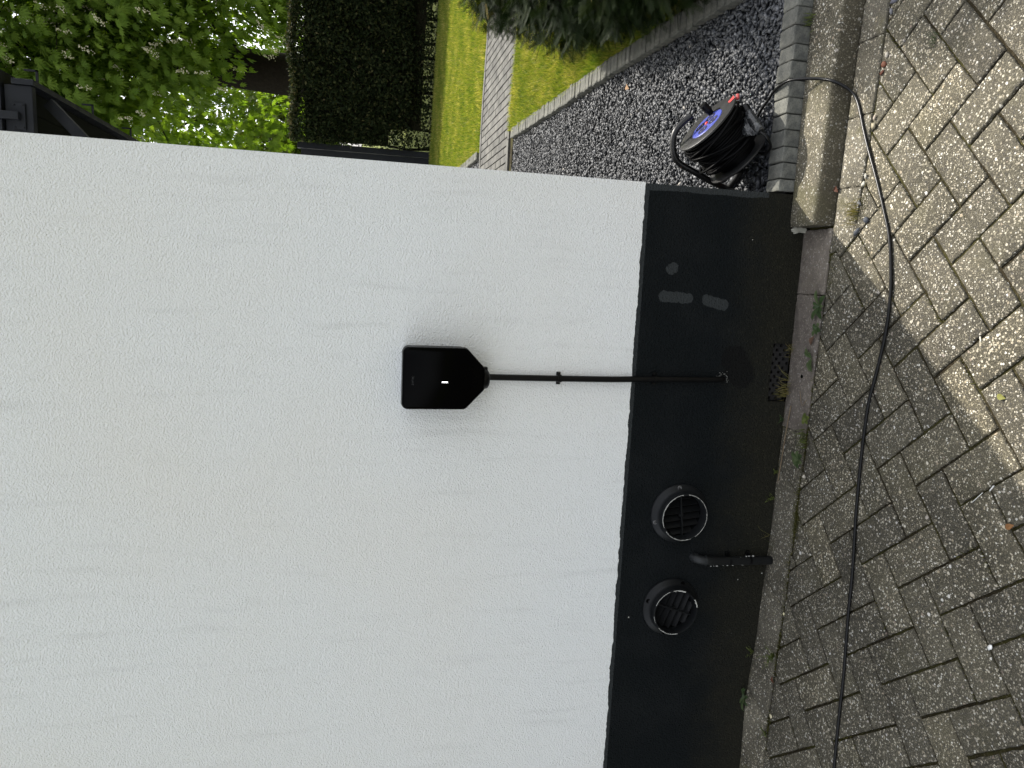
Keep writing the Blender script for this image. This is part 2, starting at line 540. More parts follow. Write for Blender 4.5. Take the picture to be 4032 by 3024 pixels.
# ------------------------------------------------------------------ driveway pavers (herringbone) as real blocks
def clip_poly(P, a, b):
    """keep the part of polygon P left of the line a->b"""
    out = []
    def side(p): return (b[0] - a[0]) * (p[1] - a[1]) - (b[1] - a[1]) * (p[0] - a[0])
    for i in range(len(P)):
        p, q = P[i], P[(i + 1) % len(P)]
        sp, sq = side(p), side(q)
        if sp >= 0: out.append(p)
        if (sp >= 0) != (sq >= 0):
            t = sp / (sp - sq)
            out.append((p[0] + (q[0] - p[0]) * t, p[1] + (q[1] - p[1]) * t))
    return out
def area(P):
    return 0.5 * sum(P[i][0] * P[(i + 1) % len(P)][1] - P[(i + 1) % len(P)][0] * P[i][1] for i in range(len(P)))
def inset(P, d):
    n = len(P); out = []
    for i in range(n):
        p0, p1, p2 = Vector(P[i - 1]), Vector(P[i]), Vector(P[(i + 1) % n])
        e1 = (p1 - p0); e2 = (p2 - p1)
        if e1.length < 1e-6 or e2.length < 1e-6: continue
        e1.normalize(); e2.normalize()
        n1 = Vector((-e1.y, e1.x)); n2 = Vector((-e2.y, e2.x))
        k = 1 + n1.dot(n2)
        if k < 0.3: k = 0.3
        out.append(tuple(p1 + (n1 + n2) / k * d))
    return out
def resample(P, step, jit):
    out = []
    n = len(P)
    for i in range(n):
        p, q = Vector(P[i]), Vector(P[(i + 1) % n])
        L = (q - p).length
        m = max(1, int(round(L / step)))
        for k in range(m):
            c = p.lerp(q, k / m)
            j = jit * (0.6 if k == 0 else 1.0)
            out.append((c.x + rnd.gauss(0, j), c.y + rnd.gauss(0, j)))
    return out

class Blocks:
    def __init__(self): self.v, self.f, self.t = [], [], []
    def block(self, P, z, h, gap=0.0028, bev=0.0028, step=0.010, jit=0.0007, tilt=0.004, tint=None, zfun=None):
        if len(P) < 3: return
        if area(P) < 0: P = P[::-1]
        A = resample(inset(P, gap), step, jit)
        if len(A) < 3: return
        cx = sum(p[0] for p in A) / len(A); cy = sum(p[1] for p in A) / len(A)
        gx, gy = rnd.gauss(0, tilt), rnd.gauss(0, tilt)
        hz = z + rnd.gauss(0, 0.0009)
        def top(p, dz):
            zz = hz + (p[0] - cx) * gx + (p[1] - cy) * gy + dz
            if zfun: zz += zfun(p[0], p[1])
            return (p[0], p[1], zz)
        def shr(d):
            out = []
            for p in A:
                v = Vector((cx - p[0], cy - p[1])); L = v.length
                # shrink towards centre by about d
                out.append((p[0] + v.x * min(0.5, d / max(L, 1e-4) * 1.25), p[1] + v.y * min(0.5, d / max(L, 1e-4) * 1.25)))
            return out
        r1, r2 = A, shr(bev * 0.45)
        r3 = shr(bev * 1.3)
        o = len(self.v); n = len(A)
        self.v += [top(p, -h) for p in r1] + [top(p, -bev) for p in r1] + [top(p, -bev * 0.35 + rnd.gauss(0, 0.0002)) for p in r2] + [top(p, 0) for p in r3]
        self.v.append(top((cx, cy), 0.0004))
        tv = rnd.random() if tint is None else tint
        for r in range(3):
            for i in range(n):
                j = (i + 1) % n
                self.f.append((o + r * n + i, o + r * n + j, o + (r + 1) * n + j, o + (r + 1) * n + i)); self.t.append(tv)
        for i in range(n):
            self.f.append((o + 3 * n + i, o + 3 * n + (i + 1) % n, o + 4 * n)); self.t.append(tv)
    def build(self, name, mat, parent=None, smooth=True):
        me = bpy.data.meshes.new(name)
        me.from_pydata(self.v, [], self.f)
        a = me.attributes.new("tint", 'FLOAT', 'FACE')
        a.data.foreach_set("value", np.array(self.t, np.float32))
        me.polygons.foreach_set("use_smooth", [smooth] * len(me.polygons))
        me.update()
        if smooth and hasattr(me, "set_sharp_from_angle"): me.set_sharp_from_angle(angle=R_(38))
        return link(name, me, mat, parent)

TH = R_(-47.3)
E1 = (math.cos(TH), math.sin(TH)); E2 = (-math.sin(TH), math.cos(TH))
S_ = 0.0985
def lat(a, b):
    if a > 0: a = a - 0.0040 * a * a if a < 10 else a - 0.4
    b = b - 0.57
    return (S_ * (a * E1[0] + b * E2[0]), S_ * (a * E1[1] + b * E2[1]))
dw = Blocks()
BND = []      # clip lines (a->b, keep left = the -y side)
xs = [4.0, 0.77, 0.67, 0.29, 0.16, 0.10, -0.13, -0.52, -1.0, -1.41, -4.0]
bl = [(x, (strip2_y(x) if x > 0.14 else (strip_y(x) if x <= 0.101 else -0.15)) - 0.004) for x in xs]
def under(x):
    return interp([p[0] for p in bl[::-1]], [p[1] for p in bl[::-1]], x)
for n_ in range(-60, 60):
    for m_ in range(-60, 60):
        da, db = n_ + 2 * m_, 2 * m_ - n_
        for (a0, b0, a1, b1) in ((-1, -9, 1, -8), (1, -9, 2, -7)):
            cx, cy = lat((a0 + a1) / 2 + da, (b0 + b1) / 2 + db)
            if not (-3.6 < cx < 3.1 and -3.4 < cy < 0.1): continue
            P = [lat(a0 + da, b0 + db), lat(a1 + da, b0 + db), lat(a1 + da, b1 + db), lat(a0 + da, b1 + db)]
            far = cy < -2.2 or cx < -2.4 or cx > 1.8
            if max(p[1] for p in P) > min(under(p[0]) for p in P) - 0.001:
                # cut paver: follow the strip edge exactly
                Q = []
                for i in range(4):
                    p, q = P[i], P[(i + 1) % 4]
                    nseg = 16
                    for k in range(nseg):
                        x = p[0] + (q[0] - p[0]) * k / nseg; y = p[1] + (q[1] - p[1]) * k / nseg
                        Q.append((x, min(y, under(x))))
                # drop points folded onto the boundary outside the block
                P2 = []
                for p in Q:
                    if not P2 or math.hypot(p[0] - P2[-1][0], p[1] - P2[-1][1]) > 0.004: P2.append(p)
                if abs(area(P2)) < 0.0007: continue
                # a block may only keep its own footprint below the edge
                lowest = [p for p in P2 if p[1] < under(p[0]) - 0.002]
                if len(lowest) < 3: continue
                lo, hi = min(p[0] for p in lowest), max(p[0] for p in lowest)
                P = [p for p in P2 if (p[1] < under(p[0]) - 0.002) or (lo - 0.004 <= p[0] <= hi + 0.004)]
                if len(P) < 3 or abs(area(P)) < 0.0006: continue
            tn = min(1, max(0, rnd.gauss(0.5, 0.15)))
            dw.block(P, 0.0, 0.03, gap=0.0026 + abs(rnd.gauss(0, 0.0009)), step=0.05 if far else 0.012, tint=tn, tilt=0.006)
drive = tag(dw.build("driveway", M['paver']), "herringbone driveway of grey exposed aggregate pavers", "paving", None, 'structure')
sheet("joint_sand", [(-3.6, -3.6), (3.4, -3.6), (3.4, -0.02), (-3.6, -0.02)], -0.0062, M['joint'], label="dark mossy sand in the joints between the pavers", cat="sand")
# paving continues as a plain sheet further out
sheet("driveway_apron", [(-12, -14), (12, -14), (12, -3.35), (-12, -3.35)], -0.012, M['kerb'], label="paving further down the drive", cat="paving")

# ------------------------------------------------------------------ concrete strip along the wall
st = Blocks()
cuts = [-3.4, -3.0, -2.6, -2.2, -1.82, -1.41, -1.0, -0.61, -0.455, -0.02, 0.18]
TINT = {8: 0.62, 9: 0.58}
for i in range(len(cuts) - 1):
    a, b = cuts[i], cuts[i + 1]
    sk = 0.02 if i not in (7, 8) else 0.0
    ska = 0.0 if i in (8, 9) else 0.05
    skb = 0.0 if i in (7, 8, 9) else 0.05
    P = [(a + 0.02 * (ska > 0) , 0.004), (a - ska * 0.8, strip_y(a)), ((a + b) / 2, strip_y((a + b) / 2)), (b - skb * 0.8, strip_y(b)), (b + 0.02 * (skb > 0), 0.004), ((a + b) / 2, 0.004)]
    st.block(P, 0.001, 0.03, gap=0.001, bev=0.003, step=0.014, jit=0.0007, tilt=0.001, tint=0.5 + rnd.uniform(-0.15, 0.15),
             zfun=lambda x, y: wall_z(x) * max(0, min(1, (y + 0.115) / 0.115)))
msk = m_paver("pinkish_strip_concrete", True, 0.9, (0.055, 0.049, 0.035), (0.140, 0.128, 0.098), 0.8, pink=(-0.452, 0.2))
tag(st.build("edging_strip", msk), "narrow strip of grey and pinkish concrete slabs at the foot of the wall", "paving", None, 'structure')

# flat strip in front of the kerb
st2 = Blocks()
cuts2 = [0.10, 0.291, 0.487, 0.69, 0.90, 1.11, 1.33, 1.55, 1.77, 2.0, 2.3]
for i in range(len(cuts2) - 1):
    a, b = cuts2[i], cuts2[i + 1]
    if i == 0: P = [(0.105, kerb_y(0.1) - 0.004), (0.104, -0.150), (0.150, strip2_y(0.15)), (b, strip2_y(b)), (b, kerb_y(b) - 0.004)]
    else: P = [(a, kerb_y(a) - 0.004), (a, strip2_y(a)), (b, strip2_y(b)), (b, kerb_y(b) - 0.004)]
    st2.block(P, 0.001, 0.03, gap=0.001, bev=0.004, step=0.012, jit=0.0011, tilt=0.002, tint=0.35 + rnd.uniform(-0.1, 0.25))
tag(st2.build("gutter_strip", M['strip']), "flat strip of worn concrete in front of the raised kerb", "paving", None, 'structure')

# ------------------------------------------------------------------ raised kerb: swept profile
def kerb_mesh():
    mb = MB()
    xs = list(np.arange(0.187, 2.6, 0.012))
    rows = []
    for x in xs:
        yb = kerb_y(x)
        j = lambda s: rnd.gauss(0, s)
        e = 0.004 if x < 0.195 else 0
        rows.append([(x, yb, -0.03), (x, yb + j(.0004), 0.004), (x, yb + 0.019 + j(.0008), 0.049 - e), (x, yb + 0.026 + j(.0006), 0.0545 - e + j(.0004)), (x, yb + 0.046, 0.0560 - e + j(.0003)),
                     (x, -0.045, 0.0555 - e + j(.0003)), (x, -0.0015, 0.0530 - e), (x, -0.0015, -0.03)])
    vs = [p for r in rows for p in r]; k = 8
    fs = []
    for i in range(len(rows) - 1):
        for j in range(k - 1):
            fs.append((i * k + j, (i + 1) * k + j, (i + 1) * k + j + 1, i * k + j + 1))
    mb.add(vs, fs, True)
    mb.add(rows[0], [tuple(range(k))]); mb.add(rows[-1], [tuple(range(k))[::-1]])
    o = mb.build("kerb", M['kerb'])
    o.data.set_sharp_from_angle(angle=R_(40))
    return o
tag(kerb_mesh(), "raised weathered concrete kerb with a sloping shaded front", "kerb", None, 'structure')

# ------------------------------------------------------------------ grey edging blocks
def edging_block(name, x0, x1, y0, y1, z0, z1, label, group, tint, lean=(0, 0), parent=None):
    bm = bmesh.new()
    bmesh.ops.create_cube(bm, size=1)
    sx, sy, sz = x1 - x0, y1 - y0, z1 - z0
    for v in bm.verts: v.co = Vector((v.co.x * sx, v.co.y * sy, v.co.z * sz))
    bmesh.ops.bevel(bm, geom=bm.edges[:], offset=min(sx, sy) * 0.11, segments=2, profile=0.5, affect='EDGES')
    bmesh.ops.subdivide_edges(bm, edges=[e for e in bm.edges if e.calc_length() > 0.014], cuts=2, use_grid_fill=True)
    for v in bm.verts:
        v.co += Vector((rnd.gauss(0, .0005), rnd.gauss(0, .0006), rnd.gauss(0, .0006)))
    me = bpy.data.meshes.new(name); bm.to_mesh(me); bm.free()
    a = me.attributes.new("tint", 'FLOAT', 'FACE'); a.data.foreach_set("value", np.full(len(me.polygons), tint, np.float32))
    me.polygons.foreach_set("use_smooth", [True] * len(me.polygons)); me.set_sharp_from_angle(angle=R_(50))
    o = link(name, me, M['block'])
    o.location = ((x0 + x1) / 2, (y0 + y1) / 2, (z0 + z1) / 2)
    o.rotation_euler = (lean[0], lean[1], 0)
    return tag(o, label, "edging block", group)

front_x = [0.294, 0.332, 0.381, 0.428, 0.479, 0.526, 0.574, 0.625, 0.681, 0.728, 0.784, 0.836]
while front_x[-1] < 2.0: front_x.append(front_x[-1] + 0.052)
for i in range(len(front_x) - 1):
    a, b = front_x[i], front_x[i + 1]
    first = i == 0
    tint = 0.9 if first else rnd.uniform(0.15, 0.75)
    lab = "pale edging block against the corner of the charcoal plinth" if first else "worn grey edging block standing upright between gravel and kerb"
    edging_block("edging_block", a + 0.0012, b - 0.0012, 0.0 + rnd.gauss(0, .0012), 0.078 + rnd.gauss(0, .002), -0.04, 0.104 + rnd.gauss(0, .0012), lab,
                 None if first else "edging blocks between the gravel and the kerb", tint, (rnd.gauss(0, .012), rnd.gauss(0, .012)))
# long row parallel with the house side, between gravel and lawn
def row_x(y): return interp([0.1, 0.55, 1.2, 1.75, 2.7, 4.0, 5.7, 7.2, 9], [0.955, 0.985, 1.02, 1.045, 1.075, 1.13, 1.20, 1.22, 1.25], y)
yy = 0.085; rr_ = 0
while yy < 4.10:
    d = 0.0515
    x = row_x(yy)
    top = 0.118 if yy < 1.5 else 0.122
    edging_block("edging_block", x + 0.0 + rnd.gauss(0, .002), x + 0.085 + rnd.gauss(0, .003), yy + 0.0012, yy + d - 0.0012, -0.02, top + rnd.gauss(0, .002),
                 "thin grey edging block in the long row between gravel and lawn", "edging blocks between the gravel and the lawn", rnd.uniform(0.3, 0.8) if yy > 1.0 else rnd.uniform(0.1, 0.5),
                 (rnd.gauss(0, .02), rnd.gauss(0, .02)))
    yy += d
yy = 5.84
while yy < 7.3:
    x = row_x(yy)
    edging_block("edging_block", x, x + 0.085, yy + 0.0012, yy + 0.0503, -0.02, 0.13 + rnd.gauss(0, .002),
                 "thin grey edging block beyond the brick path, beside the wall corner", "edging blocks beyond the brick path", rnd.uniform(0.3, 0.8), (rnd.gauss(0, .02), rnd.gauss(0, .02)))
    yy += 0.0515

# ------------------------------------------------------------------ garden grounds
sheet("gravel_bed", [(0.28, 0.02), (1.06, 0.02), (1.06, 4.12), (0.28, 4.25)], 0.066, M['slate'], label="dark bed under the slate chippings", cat="gravel bed")
sheet("gravel_bed", [(0.28, 5.76), (1.24, 5.82), (1.24, 7.3), (0.28, 7.3)], 0.066, M['slate'], label="dark bed under the chippings beyond the path", cat="gravel bed")
sheet("planting_bed", [(1.0, 0.02), (4.5, 0.02), (4.5, 0.9), (1.03, 0.9)], 0.085, M['soil'], label="bare soil under the yew", cat="soil")
sheet("lawn_ground", [(1.06, 0.88), (7.5, 0.88), (7.5, 4.16), (1.16, 4.22)], 0.088, M['turf'], label="turf in front of the brick path", cat="lawn")
sheet("lawn_ground", [(1.23, 5.80), (9, 5.5), (9, 13), (0.28, 13), (0.28, 7.3), (1.23, 7.3)], 0.088, M['turf'], label="turf beyond the brick path", cat="lawn")

# brick path: small pavers in stretcher rows running across the garden
pth = Blocks()
PA, PB = (0.25, 4.27), (7.5, 3.93)       # near edge (object at z .09)
def path_pt(s, t):   # s along, t across 0..1
    x = 0.25 + s
    y0 = interp([0.25, 1.16, 1.43, 1.89, 7.5], [4.25, 4.222, 4.198, 4.06, 3.2], x)
    y1 = interp([0.25, 1.06, 1.56, 1.95, 2.43, 7.5], [5.77, 5.755, 5.76, 5.665, 5.576, 4.9], x)
    return (x, y0 + (y1 - y0) * t)
rows = 6
for c in range(98):
    for r in range(rows):
        s0 = c * 0.0715
        off = 0.5 * (c % 2)
        w0 = 0.054 + (1 - 0.108) * (r - off) / (rows - 0.5); w1 = w0 + (1 - 0.108) / (rows - 0.5)
        t0, t1 = max(0.054, w0), min(0.946, w1)
        if t1 - t0 < 0.03: continue
        P = [path_pt(s0, t0), path_pt(s0 + 0.0715, t0), path_pt(s0 + 0.0715, t1), path_pt(s0, t1)]
        pth.block(P, 0.108, 0.03, gap=0.0050, bev=0.004, step=0.3, jit=0.0008, tint=rnd.uniform(0.25, 0.8), tilt=0.008)
for s in np.arange(0.0, 6.9, 0.3):      # border bands
    pth.block([path_pt(s, 0), path_pt(s + .3, 0), path_pt(s + .3, 0.052), path_pt(s, 0.052)], 0.112, 0.05, gap=0.002, step=0.3, tint=0.5)
    pth.block([path_pt(s, 0.948), path_pt(s + .3, 0.948), path_pt(s + .3, 1.0), path_pt(s, 1.0)], 0.112, 0.05, gap=0.002, step=0.3, tint=0.5)
def m_path():
    m = NM("pale_path_paver", 0.85, 0.3)
    c = m.mix(m.smooth(m.noise(6, 4, 0.6), 0.35, 0.65), (0.080, 0.079, 0.074), (0.120, 0.118, 0.108))
    c = m.mix(m.smooth(m.noise(90, 3), 0.45, 0.7), c, m.mix(1.0, c, (0.75, 0.75, 0.75), 'MULTIPLY'))
    c = m.mix(1.0, c, m.ramp(m.attr("tint"), [(0, 0.75), (1, 1.2)]), 'MULTIPLY')
    m.color(c); m.bump(m.noise(150, 3), 0.0006, 0.5)
    return m.m
M['path'] = m_path()
tag(pth.build("path", M['path']), "path of small grey brick pavers crossing the lawn", "path", None, 'structure')
sheet("path_bed", [(0.25, 4.24), (7.4, 3.2), (7.4, 4.95), (0.25, 5.78)], 0.094, M['joint'], label="dark joints of the brick path", cat="path")

#@@GRAVEL
# ------------------------------------------------------------------ slate chippings
def stone_templates(k):
    out = []
    for i in range(k):
        bm = bmesh.new()
        bmesh.ops.create_icosphere(bm, subdivisions=1, radius=0.5)
        r = np.random.default_rng(100 + i)
        dirs = r.normal(size=(7, 3)); dirs /= np.linalg.norm(dirs, axis=1)[:, None]
        offs = r.uniform(0.20, 0.40, 7)
        for v in bm.verts:
            p = np.array(v.co)
            for d, o in zip(dirs, offs):
                e = p @ d - o
                if e > 0: p = p - d * e
            v.co = Vector(p * np.array([1.45, 0.95, 0.42]))
        bm.verts.index_update()
        tv = np.array([v.co[:] for v in bm.verts]); tf = np.array([[v.index for v in f.verts] for f in bm.faces])
        bm.free(); out.append((tv, tf))
    return out
ST = stone_templates(9)
def lay_stones(name, xy, z, size, label, sizes=(0.6, 1.5), mat=None, flat=0.62):
    n = len(xy)
    which = rng.integers(0, len(ST), n)
    V, Fc, T = [], [], []; off = 0
    for i, (tv, tf) in enumerate(ST):
        idx = np.where(which == i)[0]
        if len(idx) == 0: continue
        m = len(idx)
        ax = rng.normal(size=(m, 3)) * flat; ax[:, 2] = 1; ax /= np.linalg.norm(ax, axis=1)[:, None]
        an = rng.uniform(0, 2 * np.pi, m)
        d = np.stack([np.cos(an), np.sin(an), np.zeros(m)], -1)
        d = d - ax * (d * ax).sum(1)[:, None]
        rot = frames(d, ax)
        pos = np.column_stack([xy[idx], z + rng.uniform(-0.006, 0.010, m)])
        v, f = scatter(tv, tf, pos, rot, size * rng.uniform(sizes[0], sizes[1], m))
        V.append(v); Fc.append(f + off); off += len(v)
        T.append(np.repeat(np.clip(rng.beta(1.7, 2.1, m), 0, 1) * 0.97 + (rng.random(m) > 0.996) * 0.5, len(tf)))
    o = np_mesh(name, np.vstack(V), np.vstack(Fc), mat or M['slate'], tint=np.clip(np.concatenate(T), 0, 1))
    return tag(o, label, "gravel", None, 'stuff')
def pts_in(x0, x1, y0, y1, dens, fx=None):
    n = int((x1 - x0) * (y1 - y0) * dens)
    p = np.column_stack([rng.uniform(x0, x1, n), rng.uniform(y0, y1, n)])
    if fx is not None: p = p[fx(p)]
    return p
rx = lambda p: p[:, 0] < np.interp(p[:, 1], [0.1, 0.55, 1.2, 1.75, 2.7, 4.0, 5.7, 7.2], [0.955, 0.985, 1.02, 1.045, 1.075, 1.13, 1.20, 1.22]) - 0.004
g1 = pts_in(0.296, 1.14, 0.084, 1.6, 14500, rx)
g2 = pts_in(0.296, 1.14, 1.6, 4.22, 9500, rx)
lay_stones("slate_gravel", np.vstack([g1, g2]), 0.078, 0.0172, "dark grey slate chippings between the house side and the lawn edging")
g3 = pts_in(0.30, 1.24, 5.80, 7.3, 3500, rx)
lay_stones("slate_gravel", g3, 0.082, 0.026, "dark slate chippings in the corner beyond the brick path")

#@@HOUSE
# ------------------------------------------------------------------ house
house = thing("house", (0, 0, 0), "white rendered house wall with charcoal painted plinth", "house")
def wall_face():
    """front and side skin with a ragged lower edge"""
    bm = bmesh.new()
    ZT = 5.2; ZB = 0.5446
    xs_ = [-9.0] + list(np.arange(-3.2, 0.289, 0.006)) + [0.289]
    zst = [0.0]
    def zb():
        zst[0] = zst[0] * 0.72 + rnd.gauss(0, 0.0008)
        return ZB + zst[0]
    fr = [(x, 0.0, zb()) for x in xs_]
    ys_ = list(np.arange(0.012, 1.0, 0.012)) + [9.0]
    sd_ = [(0.2885 + 0.002, y, zb()) for y in ys_]
    loop = fr + sd_
    vb = [bm.verts.new(p) for p in loop]
    vt = [bm.verts.new((p[0], p[1], ZT)) for p in loop]
    for i in range(len(loop) - 1):
        bm.faces.new((vb[i], vb[i + 1], vt[i + 1], vt[i]))
    # underside lip 6 mm deep, back and left walls
    inn = [bm.verts.new((min(p[0], 0.283), max(p[1], 0.006), p[2])) for p in loop]
    for i in range(len(loop) - 1):
        bm.faces.new((vb[i + 1], vb[i], inn[i], inn[i + 1]))
    b0, b1, t0, t1 = vb[-1], bm.verts.new((-9, 9, ZB)), vt[-1], bm.verts.new((-9, 9, ZT))
    bm.faces.new((b0, b1, t1, t0)); bm.faces.new((b1, vb[0], vt[0], t1))
    bm.faces.new([vt[0]] + vt[1:] + [t1])
    me = bpy.data.meshes.new("wall"); bm.to_mesh(me); bm.free(); me.update()
    return me
link("wall", wall_face(), M['stucco'], house)
mb = MB()
# plinth with a recess for the air brick
ax0, ax1, az1 = -0.372, -0.181, 0.066
X0, X1, ZT = -9.0, 0.2865, 0.5452
def quad(mb, a, b, c, d): mb.add([a, b, c, d], [(0, 1, 2, 3)])
y0 = 0.0022
quad(mb, (X0, y0, -0.05), (ax0, y0, -0.05), (ax0, y0, ZT), (X0, y0, ZT))
quad(mb, (ax1, y0, -0.05), (X1, y0, -0.05), (X1, y0, ZT), (ax1, y0, ZT))
quad(mb, (ax0, y0, az1), (ax1, y0, az1), (ax1, y0, ZT), (ax0, y0, ZT))
quad(mb, (ax0, y0, -0.05), (ax0, 0.03, -0.05), (ax0, 0.03, az1), (ax0, y0, az1))
quad(mb, (ax1, y0, -0.05), (ax1, y0, az1), (ax1, 0.03, az1), (ax1, 0.03, -0.05))
quad(mb, (ax0, y0, az1), (ax0, 0.03, az1), (ax1, 0.03, az1), (ax1, y0, az1))
quad(mb, (ax0, 0.03, -0.05), (ax1, 0.03, -0.05), (ax1, 0.03, az1), (ax0, 0.03, az1))
quad(mb, (X1, y0, -0.05), (X1, 8.99, -0.05), (X1, 8.99, ZT), (X1, y0, ZT))
mb.build("plinth", M['plinth'], house)
# pale mortar crumbs where the plinth meets the kerb end
mb = MB()
for i in range(26):
    x = 0.180 + rnd.gauss(0, .003); z = rnd.uniform(0.0, 0.048)
    s = rnd.uniform(.003, .006)
    mb.box(x - s, x + s, -0.002 - s * 1.2, 0.0035, z - s, z + s, Matrix.Translation((x, 0, z)) @ Matrix.Rotation(rnd.uniform(0, 3), 4, 'Y') @ Matrix.Translation((-x, 0, -z)), 0.001)
mb.build("mortar_patch", m_simple("pale_mortar", (0.33, 0.32, 0.27), 0.9, 0.2, 0.3, 200, 0.001, 300), house)
# roof
mb = MB()
prof = [(-0.35, 5.15), (4.5, 8.3), (9.35, 5.15), (9.35, 5.3), (4.5, 8.5), (-0.35, 5.3)]
vs = [(x, y, z) for x in (-9.3, 0.55) for (y, z) in prof]
mb.add(vs, [(0, 1, 7, 6), (1, 2, 8, 7), (2, 3, 9, 8), (3, 4, 10, 9), (4, 5, 11, 10), (5, 0, 6, 11), (0, 5, 4, 1), (1, 4, 3, 2), (6, 7, 10, 11), (7, 8, 9, 10)])
mb.build("roof", m_simple("dark_roof_tile", (0.06, 0.05, 0.045), 0.8, 0.3, 0.3, 8), house)
quadm = MB()
quadm.add([(0.285, 0, 5.2), (0.285, 9, 5.2), (0.285, 4.5, 8.2)], [(0, 1, 2)])
quadm.build("gable", M['stucco'], house)
quadm = MB(); quadm.add([(-8.99, 0, 5.2), (-8.99, 9, 5.2), (-8.99, 4.5, 8.2)], [(0, 2, 1)])
quadm.build("gable", M['stucco'], house)

# air brick in the recess
ab = thing("air_brick", (-0.2765, 0.02, 0.03), "dark perforated air brick low in the charcoal plinth", "air brick")
bm = bmesh.new()
mb = MB()
yf = 0.018
cols_, rows_ = 13, 5
gw, gh = (ax1 - ax0 - 0.004) / cols_, 0.066 / rows_
for r in range(rows_):
    for c in range(cols_):
        x = ax0 + 0.002 + c * gw; z = -0.006 + r * gh
        hole = (r + c) % 2 == 0
        if not hole:
            mb.box(x, x + gw, yf, yf + 0.011, z, z + gh)
        else:
            b = 0.0022
            mb.box(x, x + b, yf, yf + 0.011, z, z + gh); mb.box(x + gw - b, x + gw, yf, yf + 0.011, z, z + gh)
            mb.box(x + b, x + gw - b, yf, yf + 0.011, z, z + b); mb.box(x + b, x + gw - b, yf, yf + 0.011, z + gh - b, z + gh)
mb.build("grille", m_simple("dark_fired_clay", (0.013, 0.012, 0.0115), 0.8, 0.3, 0.3, 90, 0.001, 200), ab)
mb = MB(); mb.box(ax0 + .001, ax1 - .001, 0.0285, 0.0295, -0.02, az1 - .001); mb.build("backing", M['void'], ab)

# ------------------------------------------------------------------ timber canopy on the house side
cp = thing("door_canopy", (0.29, 1.3, 2.67), "black painted timber canopy with knee brace on the side of the house", "canopy")
KX = 0.655
mb = MB()
mb.box(0.292, KX - 0.002, 1.30, 1.335, 2.664, 2.765, bev=0.003)
mb.build("end_board", M['paint_black'], cp)
mb = MB()
mb.box(KX, KX + 0.022, 1.29, 3.30, 2.655, 2.735, bev=0.002)
mb.build("fascia_board", M['paint_black'], cp)
mb = MB()
for i in range(4):
    mb.box(0.292 + i * 0.09, 0.292 + i * 0.09 + 0.087, 1.34, 3.28, 2.700, 2.712)
mb.build("soffit", m_simple("olive_black_boards", (0.005, 0.006, 0.003), 0.8, 0.05, 0.4, 14), cp)
mb = MB()
mb.box(0.292, KX + 0.05, 1.28, 3.34, 2.770, 2.785, bev=0.002)
mb.build("roof_board", M['paint_black'], cp)
for yb in (1.45, 2.9):
    mb = MB()
    d = Vector((0.31, yb, 2.37)) - Vector((0.62, yb, 2.66))
    mid = (Vector((0.31, yb, 2.37)) + Vector((0.62, yb, 2.66))) / 2
    q = d.to_track_quat('X', 'Z').to_matrix().to_4x4()
    mb.box(-d.length / 2, d.length / 2, -0.02, 0.02, -0.022, 0.022, Matrix.Translation(mid) @ q, 0.002)
    mb.build("knee_brace", M['paint_black'], cp)
for yb in (1.36, 2.0, 2.62):
    mb = MB()
    mb.box(KX + 0.022, KX + 0.075, yb, yb + 0.012, 2.665, 2.672)
    mb.box(KX + 0.068, KX + 0.075, yb, yb + 0.012, 2.665, 2.715)
    mb.build("gutter_bracket", M['paint_black'], cp)
mb = MB()
mb.box(0.515, 0.545, 1.262, 1.298, 2.705, 3.15, bev=0.002)
hb = mb.build("hanger", M['paint_black'], cp)
mb = MB()
mb.box(0.480, 0.583, 1.290, 1.2985, 2.690, 2.735, bev=0.0015)
for (x, z) in ((0.488, 2.697), (0.575, 2.697), (0.488, 2.728), (0.575, 2.728)):
    mb.lathe([(0, 0.003), (0.003, 0.002), (0.004, 0)], Matrix.Translation((x, 1.290, z)) @ Matrix.Rotation(R_(90), 4, 'X'), 10)
mb.build("fixing_plate", M['paint_black'], cp)
mb = MB(); mb.box(0.45, 0.66, 1.36, 3.2, 2.79, 2.86, bev=0.003); mb.build("gutter_box", M['paint_black'], cp)
mb = MB(); mb.box(KX - 0.02, KX + 0.004, 3.301, 3.62, 2.640, 2.648); mb.build("red_trim", m_simple("dark_red_paint", (0.16, 0.012, 0.016), 0.5, 0.4), cp)

#@@WALLTHINGS
# ------------------------------------------------------------------ wall charger
ch = thing("wall_charger", (-0.30, 0, 1.13), "glossy black car charger on the white wall with a small white light", "wall charger")
def outline(pts_r, seg=6):
    """rounded polygon from (x, z, r)"""
    out = []
    n = len(pts_r)
    for i in range(n):
        p0, p, p1 = Vector(pts_r[i - 1][:2]), Vector(pts_r[i][:2]), Vector(pts_r[(i + 1) % n][:2])
        r = pts_r[i][2]
        a = (p0 - p).normalized(); b = (p1 - p).normalized()
        ang = a.angle(b); d = r / math.tan(ang / 2)
        s, e = p + a * d, p + b * d
        c = p + (a + b).normalized() * (r / math.sin(ang / 2))
        v0, v1 = s - c, e - c
        tot = v0.angle_signed(v1)
        for k in range(seg + 1):
            t = -tot * k / seg
            out.append(c + Vector((v0.x * math.cos(t) - v0.y * math.sin(t), v0.x * math.sin(t) + v0.y * math.cos(t))))
    return out
OUT = outline([(-0.388, 1.256, 0.016), (-0.2115, 1.256, 0.016), (-0.2115, 1.076, 0.016), (-0.268, 1.022, 0.010), (-0.330, 1.022, 0.010), (-0.388, 1.076, 0.016)])
cxz = Vector((-0.30, 1.14))
